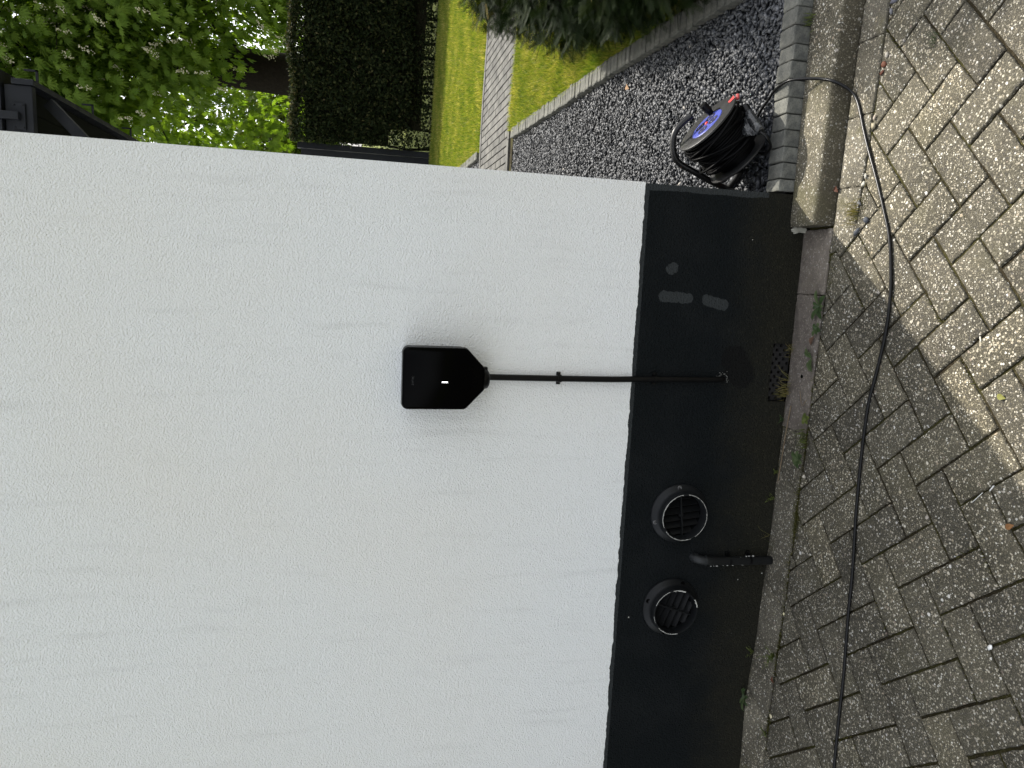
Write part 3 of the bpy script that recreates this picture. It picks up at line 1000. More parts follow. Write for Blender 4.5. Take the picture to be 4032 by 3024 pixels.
def shell(rings, cap_last=True):
    mb = MB(); n = len(OUT); vs = []
    for (y, k, sh) in rings:
        for p in OUT:
            d = (p - cxz)
            q = cxz + d * (1 - k) + Vector((0, sh))
            vs.append((q.x, y, q.y))
    fs = []
    for i in range(len(rings) - 1):
        for j in range(n):
            j2 = (j + 1) % n
            fs.append((i * n + j, i * n + j2, (i + 1) * n + j2, (i + 1) * n + j))
    fs.append(tuple((len(rings) - 1) * n + j for j in range(n)))
    fs.append(tuple(range(n)))
    mb.add(vs, fs, True)
    return mb
o = shell([(0.0, 0.05, 0), (-0.045, 0.03, 0), (-0.062, 0.0, 0), (-0.066, 0.0, 0)]).build("housing", M['satin_black'], ch); o.data.set_sharp_from_angle(angle=R_(35))
o = shell([(-0.0662, 0.004, 0), (-0.080, 0.004, 0), (-0.086, 0.012, 0.0), (-0.090, 0.035, 0.0015), (-0.0915, 0.075, 0.003)]).build("front_cover", M['gloss_black'], ch); o.data.set_sharp_from_angle(angle=R_(50))
mb = MB(); mb.box(-0.3098, -0.3074, -0.0935, -0.0912, 1.1290, 1.1450, bev=0.0008)
lm = NM("white_status_light", 0.4); lm.color((0.9, 0.9, 0.9)); lm.b.inputs["Emission Color"].default_value = (1, 1, 1, 1); lm.b.inputs["Emission Strength"].default_value = 2.5
mb.build("status_light", lm.m, ch)
def lettering(text, size, loc, rot, mat, parent, name="lettering", depth=0.0004):
    cu = bpy.data.curves.new("tmp", 'FONT'); cu.body = text; cu.size = size; cu.align_x = 'CENTER'; cu.align_y = 'CENTER'; cu.extrude = depth
    ob = bpy.data.objects.new("tmp", cu); COL.objects.link(ob)
    bpy.context.view_layer.update()
    me = bpy.data.meshes.new_from_object(ob.evaluated_get(bpy.context.evaluated_depsgraph_get()))
    bpy.data.objects.remove(ob)
    me.transform(Matrix.Translation(loc) @ Matrix(rot).to_4x4())
    return link(name, me, mat, parent)
FR = ((1, 0, 0), (0, 0, -1), (0, 1, 0))
lettering("ZAPTEC", 0.0072, (-0.3055, -0.0917, 1.2262), FR, m_simple("dull_grey_print", (0.018, 0.019, 0.021), 0.5), ch)
# round socket cover at the pointed bottom
mb = MB()
Mx = Matrix.Translation((-0.303, -0.052, 1.0255)) @ Matrix.Rotation(R_(180), 4, 'X') @ Matrix.Diagonal((1.0, 1.1, 1, 1))
mb.lathe([(0.0, 0.021), (0.020, 0.020), (0.0275, 0.015), (0.030, 0.006), (0.030, -0.01)], Mx, 36, smooth=True)
o = mb.build("socket_cover", M['satin_black'], ch); o.data.set_sharp_from_angle(angle=R_(60))
mb = MB()
mb.box(-0.279, -0.268, -0.060, -0.040, 1.010, 1.030, bev=0.003)
mb.build("cover_hinge", M['satin_black'], ch)
mb = MB(); mb.lathe([(0.0, 0), (0.013, 0), (0.013, 0.012), (0.0105, 0.014), (0.0, 0.014)], Matrix.Translation((-0.303, -0.020, 0.998)), 20)
mb.build("cable_gland", M['satin_black'], ch)

cb = thing("supply_cable", (-0.302, -0.012, 0.24), "thick black supply cable running down from the charger into the plinth", "cable")
mb = MB()
pts = [(-0.303, -0.016, 1.012), (-0.304, -0.0145, 0.90), (-0.3045, -0.0140, 0.78), (-0.3045, -0.0140, 0.62), (-0.302, -0.0140, 0.50), (-0.301, -0.0145, 0.40), (-0.3005, -0.0150, 0.31), (-0.2995, -0.0150, 0.262), (-0.2985, -0.0125, 0.243), (-0.2985, -0.003, 0.236), (-0.2985, 0.006, 0.235)]
mb.tube(spline(pts, 5), 0.0092, 14)
mb.build("sheath", M['satin_black'], cb)
for z in (0.782, 0.472):
    mb = MB()
    M4 = Matrix.Translation((-0.3045 if z > .6 else -0.3015, -0.0140, z))
    mb.lathe([(0.0096, -0.006), (0.0118, -0.006), (0.0118, 0.006), (0.0096, 0.006)], M4, 20, closed=True)
    x = -0.3045 if z > .6 else -0.3015
    mb.box(x - 0.019, x + 0.019, -0.006, 0.001, z - 0.006, z + 0.006, bev=0.001)
    mb.box(x + 0.012, x + 0.017, -0.010, -0.004, z - 0.003, z + 0.003, bev=0.001)
    mb.build("clip", M['satin_black'], cb)
# crumbled paint ring round the hole
mb = MB()
for i in range(40):
    a = rnd.uniform(-0.6, 3.6); r = 0.0125 + abs(rnd.gauss(0, 0.005))
    x = -0.2985 + r * math.cos(a - 1.6); z = 0.234 + r * math.sin(a - 1.6)
    s = rnd.uniform(.0006, .0016)
    mb.box(x - s, x + s, 0.0, 0.0026, z - s, z + s)
mb.build("chipped_edge", m_simple("chipped_grey", (0.13, 0.13, 0.12), 0.9, 0.2), cb)

# ------------------------------------------------------------------ round vents
def vent(cx, cz, rx_, rz_, ang, nslat, label, horizontal, chips, lighter):
    t = thing("round_vent", (cx, 0, cz), label, "vent", "round vents in the plinth")
    out = Matrix.Rotation(R_(90), 4, 'X')       # local z -> -y
    base = Matrix.Translation((cx, 0.0022, cz)) @ out
    pm = m_simple("vent_paint", (0.0085, 0.0095, 0.0105) if lighter else (0.006, 0.0068, 0.0075), 0.45, 0.22, 0.25, 14, 0.0006, 90)
    mb = MB()
    mb.lathe([(0.0975, -0.002), (0.0985, 0.004), (0.096, 0.008), (0.084, 0.0135), (0.0795, 0.018), (0.0775, 0.030), (0.0765, 0.046), (0.0755, 0.0475), (0.0728, 0.0475), (0.0720, 0.046), (0.0705, 0.012)], base, 72, smooth=True)
    o = mb.build("flange", pm, t); o.data.set_sharp_from_angle(angle=R_(42))
    # screws on the flange
    for a in ang:
        mb = MB(); x = cx + 0.0885 * math.cos(a); z = cz + 0.0885 * math.sin(a)
        mb.lathe([(0.0, 0.0), (0.0046, 0.0002), (0.0052, 0.0014), (0.0066, 0.0014), (0.0072, -0.002)], Matrix.Translation((x, -0.0095, z)) @ out, 16, smooth=True)
        mb.build("screw", M['void'] if not lighter else m_simple("dull_screw", (0.10, 0.10, 0.10), 0.4, 0.5, 0.2, 100), t)
    # bare rim where paint flaked
    fm = m_simple("bare_pale_plastic", (0.42, 0.42, 0.39), 0.6, 0.4, 0.3, 80)
    for (a0, a1, wd) in chips:
        mb = MB()
        a = a0
        while a < a1:
            da = rnd.uniform(0.03, 0.12)
            ww = wd * rnd.uniform(0.4, 1.3)
            mb.lathe([(0.0764, 0.0460), (0.0764, 0.0480), (0.0766 - ww * 0.5, 0.0484), (0.0766 - ww, 0.0480)], base, 3, a0=a, a1=min(a1, a + da))
            a += da
        mb.build("flaked_rim", fm, t)
    # louvres
    L = Matrix.Translation((cx, -0.006, cz)) @ Matrix.Rotation(R_(horizontal), 4, 'Y')
    mb = MB(); RI = 0.0698
    for i in range(nslat):
        h = -RI + (i + 0.5) * 2 * RI / nslat
        hw = math.sqrt(max(RI * RI - h * h, 0)) - 0.0005
        if hw < 0.012: continue
        K = L @ Matrix.Translation((0, 0, h)) @ Matrix.Rotation(R_(38), 4, 'X')
        mb.box(-hw, hw, -0.011, 0.011, -0.0014, 0.0014, K)
    mb.build("louvres", m_simple("louvre_paint", (0.0055, 0.006, 0.0065), 0.45, 0.25), t)
    mb = MB()
    mb.box(-0.0018, 0.0018, -0.016, -0.009, -RI, RI, L)
    mb.lathe([(0.0038, 0.007), (0.0072, 0.007), (0.0072, 0.0175), (0.0038, 0.0175)], Matrix.Translation((cx, 0, cz)) @ out, 18, closed=True)
    mb.build("centre_rib", pm, t)
    mb = MB(); mb.lathe([(0.0, 0.001), (0.071, 0.001)], base, 40); mb.build("duct", M['void'], t)
    return t
vent(-0.7435, 0.3465, 1, 1, [R_(6), R_(107), R_(196)], 6, "round black vent nearer the charger cable, with a pale flaked rim and silver screws", 83, [(0.15, 2.0, .0018), (2.2, 3.5, .0022), (3.7, 6.2, .0015)], True)
vent(-1.0665, 0.3490, 1, 1, [R_(-22), R_(72), R_(168)], 6, "round black vent farther from the charger, with dark empty screw holes", 20, [(2.3, 3.3, .0024), (5.9, 6.4, .004), (0.35, 1.2, .001), (1.7, 2.0, .001), (4.9, 5.3, .0045), (0.0, 0.2, .002)], False)

# ------------------------------------------------------------------ stub pipe
pp = thing("wall_pipe", (-0.905, -0.015, 0.02), "black painted pipe stub bending into the plinth between two round vents", "pipe")
mb = MB()
pts = [(-0.912, -0.018, 0.000), (-0.910, -0.018, 0.08), (-0.907, -0.018, 0.17), (-0.9045, -0.018, 0.225), (-0.9035, -0.016, 0.243)]
mb.tube(spline(pts, 5), 0.0145, 18)
mb.build("pipe_length", m_simple("pipe_paint", (0.007, 0.0075, 0.0075), 0.45, 0.25, 0.3, 40, 0.0008, 120), pp)
mb = MB()
mb.tube(spline([(-0.9035, -0.0165, 0.243), (-0.902, -0.013, 0.262), (-0.899, -0.003, 0.276), (-0.897, 0.012, 0.282)], 5), 0.0148, 18)
for (c, n) in (((-0.9033, -0.016, 0.245), (0.05, 0.15, 1)), ((-0.899, -0.0015, 0.2765), (0.2, 0.85, 0.5))):
    Mq = Matrix.Translation(c) @ Vector(n).to_track_quat('Z', 'Y').to_matrix().to_4x4()
    mb.lathe([(0.0148, -0.002), (0.0172, -0.002), (0.0172, 0.002), (0.0148, 0.002)], Mq, 20, closed=True)
mb.build("pipe_elbow", m_simple("elbow_paint", (0.018, 0.020, 0.021), 0.45, 0.3, 0.6, 60, 0.0008, 120), pp)
for z in (0.085, 0.16):
    mb = MB()
    mb.lathe([(0.0144, -0.004), (0.0153, -0.004), (0.0153, 0.004), (0.0144, 0.004)], Matrix.Translation((-0.9085, -0.018, z)), 18, closed=True)
    mb.box(-0.9095 + 0.010, -0.9095 + 0.028, -0.006, 0.002, z - 0.006, z + 0.006, bev=0.001)
    mb.build("pipe_clip", M['satin_black'], pp)
mb = MB()
for i in range(16):
    z = rnd.uniform(0.03, 0.25); a = rnd.choice([-0.25, 0.1, math.pi + 0.2]) + rnd.gauss(0, .15)
    x = -0.9085 + 0.0148 * math.cos(a); y = -0.018 - 0.0148 * abs(math.sin(a)) * 0.6
    s = rnd.uniform(.0006, .0018)
    mb.box(x - s, x + s, y - s, y + s, z - s * 1.5, z + s * 1.5)
mb.build("paint_chips", m_simple("pale_chips", (0.5, 0.5, 0.47), 0.7), pp)

#@@REEL
# ------------------------------------------------------------------ cable reel
nA = Vector((0.60598603, -0.04211804, 0.79435949)).normalized()
lA = Vector((-0.70289461, 0.43920479, 0.55949828)); lA = (lA - nA * lA.dot(nA)).normalized()
mA = nA.cross(lA)
Fc = Vector((0.512, 0.181, 0.274))
WD = 0.156
RM = Matrix((( lA.x, mA.x, nA.x, Fc.x), (lA.y, mA.y, nA.y, Fc.y), (lA.z, mA.z, nA.z, Fc.z), (0, 0, 0, 1)))
reel = thing("cable_reel", (0.43, 0.17, 0.09), "black cable reel with a blue socket plate lying tilted on the slate gravel", "cable reel")
disc_m = m_simple("scuffed_black_disc", (0.026, 0.026, 0.026), 0.4, 0.4, 0.6, 20, 0.0004, 200)
mb = MB(); r = 0.111
mb.lathe([(0.0, 0.0), (0.064, 0.0), (0.066, 0.002), (r - 0.004, 0.004), (r, 0.002), (r, -0.003), (r - 0.003, -0.005), (0.05, -0.006)], RM, 80, smooth=True)
fr = mb.build("front_flange", disc_m, reel); fr.data.set_sharp_from_angle(angle=R_(30))
mb = MB(); mb.lathe([(0.0, 0.0022), (0.0570, 0.0022), (0.0590, 0.0012), (0.0600, -0.001)], RM, 64)
plate = mb.build("socket_plate", m_simple("blue_plastic", (0.055, 0.070, 0.30), 0.4, 0.5, 0.15, 8), reel)
for k in range(4):
    a = R_(45 + 90 * k)
    K = RM @ Matrix.Translation((0.030 * math.cos(a), 0.030 * math.sin(a), 0.0)) @ Matrix.Scale(0.80, 4)
    mb = MB()
    mb.lathe([(0.0, 0.0028), (0.0195, 0.0028), (0.0205, 0.0040), (0.0225, 0.0040), (0.0235, 0.0026)], K, 28)
    s = mb.build("socket", m_simple("dark_blue_socket", (0.008, 0.009, 0.045), 0.5), plate)
    mb = MB()
    for dx in (-0.0095, 0.0095):
        mb.lathe([(0.0, 0.0036), (0.0022, 0.0034), (0.0024, 0.0026)], K @ Matrix.Translation((dx, 0, 0)), 10)
    mb.build("contact_hole", m_simple("pin_hole_grey", (0.25, 0.25, 0.3), 0.5), plate)
mb = MB(); mb.lathe([(0.0, 0.0075), (0.005, 0.0065), (0.0065, 0.003)], RM, 16, smooth=True)
mb.build("reset_button", m_simple("red_button", (0.5, 0.03, 0.02), 0.4), plate)
mb = MB()
a = R_(-30)
Kk = RM @ Matrix.Translation((-0.030, -0.047, 0.0))
mb.lathe([(0.0095, 0.002), (0.0105, 0.010), (0.0125, 0.018), (0.0125, 0.042), (0.011, 0.045), (0.0, 0.045)], Kk, 20)
mb.build("winding_knob", M['satin_black'], reel)
# drum core, back flange
mb = MB(); mb.lathe([(0.07, -0.004), (0.07, -WD + 0.002)], RM, 40, smooth=True); mb.build("drum", M['rubber2'], reel)
mb = MB(); mb.lathe([(0.0, -WD - 0.004), (0.08, -WD - 0.004), (r - 0.003, -WD - 0.003), (r, -WD), (r, -WD + 0.004), (r - 0.004, -WD + 0.005), (0.05, -WD + 0.002)], RM, 80, smooth=True)
o = mb.build("back_flange", disc_m, reel); o.data.set_sharp_from_angle(angle=R_(30))
# cable wound on the drum: layers with loose turns
mb = MB()
pts = []
h0, h1 = -0.012, -0.128
turn = 0
for layer, rad in enumerate((0.072, 0.080, 0.088, 0.0955)):
    nt_ = 15
    for k in range(nt_ * 22):
        t = k / (nt_ * 22)
        h = (h0 + (h1 - h0) * t) if layer % 2 == 0 else (h1 + (h0 - h1) * t)
        an = 2 * math.pi * k / 22
        rr = rad + 0.0022 * math.sin(k * 0.37 + layer) + 0.0015 * math.sin(k * 0.05)
        hh = h + 0.002 * math.sin(an * 1.0 + layer * 2.1)
        pts.append(RM @ Vector((rr * math.cos(an), rr * math.sin(an), hh)))
mb.tube(pts, 0.0043, 7)
# loose outer loops, slanted across the drum
for (rad, hc, sl, ph, off) in ((0.104, -0.055, 0.030, 0.4, 0.004), (0.106, -0.080, 0.036, 1.3, 0.006), (0.108, -0.040, -0.026, 2.2, 0.006), (0.105, -0.095, 0.022, 3.9, 0.003),
                          (0.109, -0.070, -0.040, 5.0, 0.010), (0.107, -0.105, 0.018, 0.1, 0.008), (0.110, -0.060, 0.042, 2.9, 0.012), (0.103, -0.03, 0.010, 1.9, 0.0),
                          (0.109, -0.088, -0.030, 4.4, 0.008), (0.104, -0.115, 0.012, 5.6, 0.0)):
    lp = []
    for k in range(48):
        an = 2 * math.pi * k / 48
        rr = rad + off * math.cos(an - ph) + 0.002 * math.sin(3 * an + ph)
        lp.append(RM @ Vector((rr * math.cos(an), rr * math.sin(an), hc + sl * math.sin(an + ph))))
    mb.tube(lp, 0.0043, 8, closed=True)
mb.build("wound_cable", M['rubber2'], reel)
# tube frame
# placed so that the handle hoops out beside the discs and reaches the gravel
def P3(l, m, n): return RM @ Vector((l, m, n))
steel = NM("worn_black_steel_tube", 0.38, 0.5)
cst = steel.mix(steel.smooth(steel.noise(38, 4, 0.7), 0.66, 0.74), (0.0045, 0.0045, 0.005), (0.09, 0.035, 0.015))
steel.color(cst)
#@@FRAME
hand = [(0.545, 0.225, 0.310), (0.520, 0.238, 0.335), (0.493, 0.250, 0.352), (0.455, 0.262, 0.352), (0.420, 0.268, 0.340), (0.396, 0.270, 0.318), (0.372, 0.262, 0.268), (0.350, 0.262, 0.215), (0.330, 0.270, 0.150), (0.325, 0.300, 0.098)]
mb = MB(); mb.tube(spline(hand, 6), 0.0105, 14)
mb.build("handle_tube", steel.m, reel)
mb = MB()
mb.tube(spline([P3(0, 0, -WD - 0.004), P3(0.01, 0.0, -WD - 0.022), P3(0.05, -0.01, -WD - 0.026), (0.385, 0.24, 0.105), (0.34, 0.33, 0.096), (0.31, 0.40, 0.094)], 6), 0.0095, 12)
mb.tube([P3(0, 0, -WD - 0.03), P3(0, 0, 0.0)], 0.009, 10)
mb.build("foot_tube", steel.m, reel)
# torn red label on the rim
mb = MB()
def rimq(l0, m0, l1, m1, n=0.0048):
    return [P3(l0, m0, n), P3(l1, m0, n), P3(l1, m1, n), P3(l0, m1, n)]
mb.add([P3(-0.113, -0.008, 0.0045), P3(-0.088, 0.004, 0.0048), P3(-0.090, 0.020, 0.0048), P3(-0.110, 0.018, 0.0045), P3(-0.113, -0.008, 0.0035), P3(-0.088, 0.004, 0.0038), P3(-0.090, 0.020, 0.0038), P3(-0.110, 0.018, 0.0035)],
       [(0, 1, 2, 3), (7, 6, 5, 4), (0, 4, 5, 1), (1, 5, 6, 2), (2, 6, 7, 3), (3, 7, 4, 0)])
mb.build("red_label", m_simple("torn_red_label", (0.55, 0.06, 0.06), 0.5, 0.3, 0.2, 60), reel)
mb = MB()
Kt = Matrix.Translation(P3(-0.119, 0.0, -0.006)) @ Matrix.Rotation(0.6, 4, 'X')
mb.box(-0.009, 0.009, -0.005, 0.005, -0.004, 0.004, Kt, 0.0012)
mb.build("red_cable_clip", m_simple("dark_red_plastic", (0.28, 0.02, 0.02), 0.4), reel)

# plug with a crumpled clear sleeve, at the end of the wound cable
plug = thing("cable_connector", (0.515, 0.085, 0.185), "black cable connector with a crumpled clear plastic sleeve leaning on the reel", "connector")
a_, b_ = Vector((0.561, 0.115, 0.182)), Vector((0.473, 0.035, 0.168))
ax = (a_ - b_).normalized()
Kp = Matrix.Translation(a_) @ ax.to_track_quat('Z', 'Y').to_matrix().to_4x4()
mb = MB(); mb.lathe([(0.0, 0.0), (0.0125, 0.0), (0.0135, -0.003), (0.0135, -0.028), (0.0115, -0.032), (0.0, -0.032)], Kp, 22)
mb.build("plug_body", M['satin_black'], plug)
mb = MB()
L_ = (a_ - b_).length
bm = bmesh.new(); bmesh.ops.create_cone(bm, cap_ends=True, segments=20, radius1=0.0150, radius2=0.0138, depth=L_ - 0.03)
bmesh.ops.subdivide_edges(bm, edges=[e for e in bm.edges if e.calc_length() > 0.03], cuts=7, use_grid_fill=True)
for v in bm.verts: v.co += Vector((rnd.gauss(0, .0007), rnd.gauss(0, .0007), 0))
mb.bm(bm, Kp @ Matrix.Translation((0, 0, -(L_ + 0.03) / 2)), True)
# loose flap of sleeve
g = []
for i in range(9):
    for j in range(7):
        u, v = i / 8, j / 6
        p = a_ - ax * (0.03 + u * (L_ - 0.03)) 
        side = Vector((-0.45, 0.62, 0.60)).normalized()
        wdt = 0.040 * math.sin(0.35 + 2.2 * u) * v + 0.011
        q = p + side * wdt + Vector((0, 0, 1)) * (0.005 * math.sin(u * 9 + v * 5) * v) + nA * (0.004 * math.cos(u * 7 - v * 8) * v)
        g.append(q)
mb.add(g, [(i * 7 + j, (i + 1) * 7 + j, (i + 1) * 7 + j + 1, i * 7 + j + 1) for i in range(8) for j in range(6)], False)
pl = NM("crumpled_clear_film", 0.22, 0.5)
pl.color(pl.mix(pl.smooth(pl.noise(55, 4, 0.7), 0.5, 0.75), (0.018, 0.019, 0.020), (0.11, 0.115, 0.12)))
pl.bump(pl.noise(60, 3), 0.004, 0.9)
mb.build("clear_sleeve", pl.m, plug)

# cable lying over the kerb and along the paving
ec = thing("extension_cable", (0.3, -0.3, 0.0), "long black extension cable curving over the kerb and along the paving", "cable")
mb = MB(); R2 = 0.0044
pts = [(0.473, 0.035, 0.168), (0.452, 0.02, 0.150), (0.430, 0.045, 0.120), (0.415, 0.09, 0.115), (0.44, 0.16, 0.11)]
mb.tube(spline(pts, 6), R2, 10)
mb.build("lead_to_reel", M['rubber'], ec)
mb = MB()
pts = [(0.47, 0.20, 0.092), (0.52, 0.205, 0.094), (0.565, 0.165, 0.097), (0.590, 0.118, 0.100), (0.604, 0.075, 0.1105), (0.612, 0.030, 0.1150), (0.617, -0.014, 0.112), (0.613, -0.058, 0.088),
       (0.605, -0.100, 0.0625), (0.592, -0.135, 0.052), (0.575, -0.158, 0.030), (0.555, -0.175, 0.012), (0.529, -0.193, 0.0060), (0.488, -0.214, 0.0056), (0.448, -0.232, 0.0056), (0.408, -0.252, 0.0056),
       (0.368, -0.273, 0.0052), (0.289, -0.316, 0.0050), (0.213, -0.354, 0.0050), (0.139, -0.387, 0.0052), (0.043, -0.409, 0.0050), (-0.024, -0.4165, 0.0050), (-0.103, -0.4165, 0.005), (-0.204, -0.403, 0.005),
       (-0.298, -0.386, 0.005), (-0.381, -0.383, 0.005), (-0.455, -0.383, 0.005), (-0.533, -0.386, 0.005), (-0.639, -0.392, 0.005), (-0.744, -0.402, 0.005), (-0.818, -0.407, 0.005), (-0.927, -0.411, 0.005),
       (-1.089, -0.422, 0.005), (-1.231, -0.425, 0.005), (-1.377, -0.431, 0.005), (-1.60, -0.44, 0.005), (-2.1, -0.43, 0.005), (-2.9, -0.5, 0.005)]
mb.tube(spline(pts, 5), R2, 12)
mb.build("cable_run", M['rubber'], ec)

#@@PLANTS
exec_plants = True
# ------------------------------------------------------------------ grass
def blades(name, xy, z, h, wd, lean, label, mat, hs=(0.6, 1.4), tintf=None):
    n = len(xy)
    an = rng.uniform(0, 2 * np.pi, n)
    H = h * rng.uniform(hs[0], hs[1], n)
    W = wd * rng.uniform(0.7, 1.3, n)
    la = rng.uniform(0, 2 * np.pi, n); lm_ = H * np.abs(rng.normal(0, lean, n))
    b = np.column_stack([xy, np.full(n, z)])
    s = np.column_stack([np.cos(an) * W, np.sin(an) * W, np.zeros(n)])
    L = np.column_stack([np.cos(la) * lm_, np.sin(la) * lm_, np.zeros(n)])
    mid = b + L * 0.35 + np.column_stack([np.zeros(n), np.zeros(n), H * 0.55])
    tip = b + L + np.column_stack([np.zeros(n), np.zeros(n), H * 0.95])
    v = np.stack([b - s, b + s, mid + s * 0.8, mid - s * 0.8, tip], 1).reshape(-1, 3)
    f = np.array([[0, 1, 2], [0, 2, 3], [3, 2, 4]])
    fa = (f[None] + (np.arange(n) * 5)[:, None, None]).reshape(-1, 3)
    t = rng.beta(2, 2, n) if tintf is None else tintf(xy)
    o = np_mesh(name, v, fa, mat, tint=np.repeat(np.clip(t, 0, 1), 3))
    return tag(o, label, "grass", None, 'stuff')
M['grass'] = leaf_mat("lawn_blades", [(0, (0.070, 0.125, 0.016)), (0.4, (0.155, 0.205, 0.030)), (0.7, (0.28, 0.27, 0.055)), (1, (0.46, 0.40, 0.16))], 0.42, 0.55, 0.2, (1.35, 1.4, 0.6))
def lawn_tint(xy):
    a = np.sin(xy[:, 0] * 3.1 + np.sin(xy[:, 1] * 2.3) * 2) * np.sin(xy[:, 1] * 5.3 + xy[:, 0]) * 0.12
    b = np.sin(xy[:, 0] * 11 + 2 * np.sin(xy[:, 1] * 9)) * 0.09
    c = np.sin(xy[:, 0] * 47 + 3 * np.sin(xy[:, 1] * 31)) * np.sin(xy[:, 1] * 53 + 2 * np.sin(xy[:, 0] * 29)) * 0.16
    return rng.beta(1.5, 1.5, len(xy)) * 0.8 + 0.08 + a + b + c
def g_near(p):
    e = np.interp(p[:, 1], [0.9, 1.2, 1.75, 2.7, 4.2], [1.10, 1.115, 1.14, 1.165, 1.225])
    top = np.interp(p[:, 0], [1.1, 1.43, 1.89, 7.5], [4.225, 4.198, 4.06, 3.2])
    return (p[:, 0] > e - 0.01) & (p[:, 1] < top + 0.01)
nearp = pts_in(1.06, 2.9, 0.95, 4.25, 15000, g_near)
blades("lawn_grass", nearp, 0.092, 0.044, 0.0021, 0.65, "sunlit yellow green grass between the edging row and the brick path", M['grass'], tintf=lawn_tint)
def g_far(p):
    lo = np.interp(p[:, 0], [0.2, 1.06, 1.56, 1.95, 2.43, 7.5], [5.80, 5.76, 5.76, 5.665, 5.576, 4.9])
    hi = 11.9 - 0.36 * p[:, 0]
    return (p[:, 1] > lo) & (p[:, 1] < hi) & ((p[:, 0] > 1.27) | (p[:, 1] > 7.3)) & (p[:, 0] < 0.36 * (p[:, 1] + 3.6))
farp = pts_in(0.35, 5.6, 4.9, 11.8, 5200, g_far)
blades("lawn_grass", farp, 0.092, 0.046, 0.0030, 0.5, "sunlit grass beyond the brick path, shaded where it meets the tall hedge", M['grass'], tintf=lawn_tint)
# longer tufts leaning over the edging
ed = np.column_stack([np.interp(np.linspace(0.95, 4.15, 900), [0.9, 1.2, 1.75, 2.7, 4.2], [1.10, 1.115, 1.14, 1.165, 1.225]) + rng.normal(0.008, 0.012, 900), np.linspace(0.95, 4.15, 900) + rng.normal(0, .02, 900)])
blades("edge_grass", ed, 0.095, 0.060, 0.0017, 0.7, "longer grass leaning over the thin edging blocks", M['grass'], tintf=lambda p: rng.beta(2, 3, len(p)))
# weeds of moss-like crumbs in the strip joints
M['moss'] = leaf_mat("moss_green", [(0, (0.035, 0.036, 0.012)), (0.6, (0.070, 0.070, 0.020)), (1, (0.13, 0.11, 0.04))], 0.2, 0.7, 0.1)
mp = []
for (cx, cy, sx, sy, n) in ((-0.721, -0.122, .035, .008, 700), (-0.66, -0.116, .05, .006, 350), (-0.471, -0.125, .03, .008, 260), (0.10, -0.146, .014, .008, 90), (0.125, -0.20, .012, .02, 90), (-1.21, -0.097, .05, .006, 350),
                            (-1.47, -0.092, .03, .006, 260), (-1.05, -0.104, .06, .005, 300), (-0.9, -0.108, .06, .004, 220), (0.24, -0.262, .02, .010, 180), (0.045, -0.16, .03, .008, 150), (-0.43, 0.0, .03, .006, 200), (-0.60, -0.003, .04, .004, 160),
                            (-0.88, 0.0, .08, .003, 200), (-1.2, -0.002, .08, .003, 300), (-1.45, -0.003, .06, .003, 250), (-0.33, -0.128, .05, .004, 100)):
    mp.append(np.column_stack([rng.normal(cx, sx, n), rng.normal(cy, sy, n)]))
# along many paver joints too
for i in range(230):
    a, b = rng.integers(-30, 22), rng.integers(-26, 8)
    if rng.random() < 0.5: p0, p1 = lat(a, b), lat(a + 1, b)
    else: p0, p1 = lat(a, b), lat(a, b + 1)
    if not (-2.0 < p0[0] < 1.4 and -1.5 < p0[1] < -0.2): continue
    n = 26; t = rng.uniform(0, 1, n)
    mp.append(np.column_stack([p0[0] + (p1[0] - p0[0]) * t + rng.normal(0, .0014, n), p0[1] + (p1[1] - p0[1]) * t + rng.normal(0, .0014, n)]))
mp = np.vstack(mp)
blades("joint_moss", mp, -0.006, 0.009, 0.0010, 0.8, "moss and tiny seedlings growing in the paving joints", M['moss'])["category"] = "moss"

# ------------------------------------------------------------------ leaf clouds
def surf_pts(n, c, r, rg, inner=0.25):
    d = rg.normal(size=(n, 3)); d /= np.linalg.norm(d, axis=1)[:, None]
    k = 1 - inner * rg.random(n) ** 1.5
    return np.asarray(c) + d * np.asarray(r) * k[:, None], d

# template: hand-shaped leaf with six hanging leaflets, length about 1 along x
def palmate():
    v, f = [], []
    for a, L in ((-1.0, 0.60), (-0.55, 0.86), (-0.17, 1.0), (0.20, 0.98), (0.58, 0.84), (1.05, 0.58)):
        c, s = math.cos(a), math.sin(a); w_ = 0.098 * L + 0.012; o = len(v)
        def P(x, y, z): return (x * c - y * s, x * s + y * c, z - 0.10 * x * x)
        v += [P(0, 0, 0), P(L * .62, w_, -0.03), P(L * .66, 0, 0.05), P(L * .62, -w_, -0.03), P(L, 0, -0.06)]
        f += [(o, o + 3, o + 2), (o, o + 2, o + 1), (o + 2, o + 3, o + 4), (o + 1, o + 2, o + 4)]
    return np.array(v), np.array(f)
PV, PF = palmate()
M['chestnut'] = leaf_mat("chestnut_leaf", [(0, (0.060, 0.110, 0.014)), (0.5, (0.125, 0.195, 0.028)), (1, (0.20, 0.275, 0.050))], 0.52, 0.55, 0.15, (1.5, 1.6, 0.5))
M['pale_leaf'] = leaf_mat("pale_spring_leaf", [(0, (0.045, 0.08, 0.012)), (0.5, (0.095, 0.14, 0.018)), (1, (0.17, 0.20, 0.035))], 0.4, 0.5, 0.3, (1.4, 1.5, 0.5))
M['blossom'] = m_simple("cream_blossom", (0.62, 0.58, 0.42), 0.7, 0.2, 0.2, 50)

def trunk(mb, base, top, r0, r1, seg=14, wob=0.06, n=9):
    b, t = Vector(base), Vector(top)
    pts, rr = [], []
    for i in range(n):
        k = i / (n - 1)
        p = b.lerp(t, k) + Vector((rnd.gauss(0, wob), rnd.gauss(0, wob), 0)) * (0 < i < n - 1)
        pts.append(p); rr.append(r0 + (r1 - r0) * k + (r0 * 0.35 * max(0, 1 - k * 6)))
    mb.tube(pts, rr, seg)
    return pts

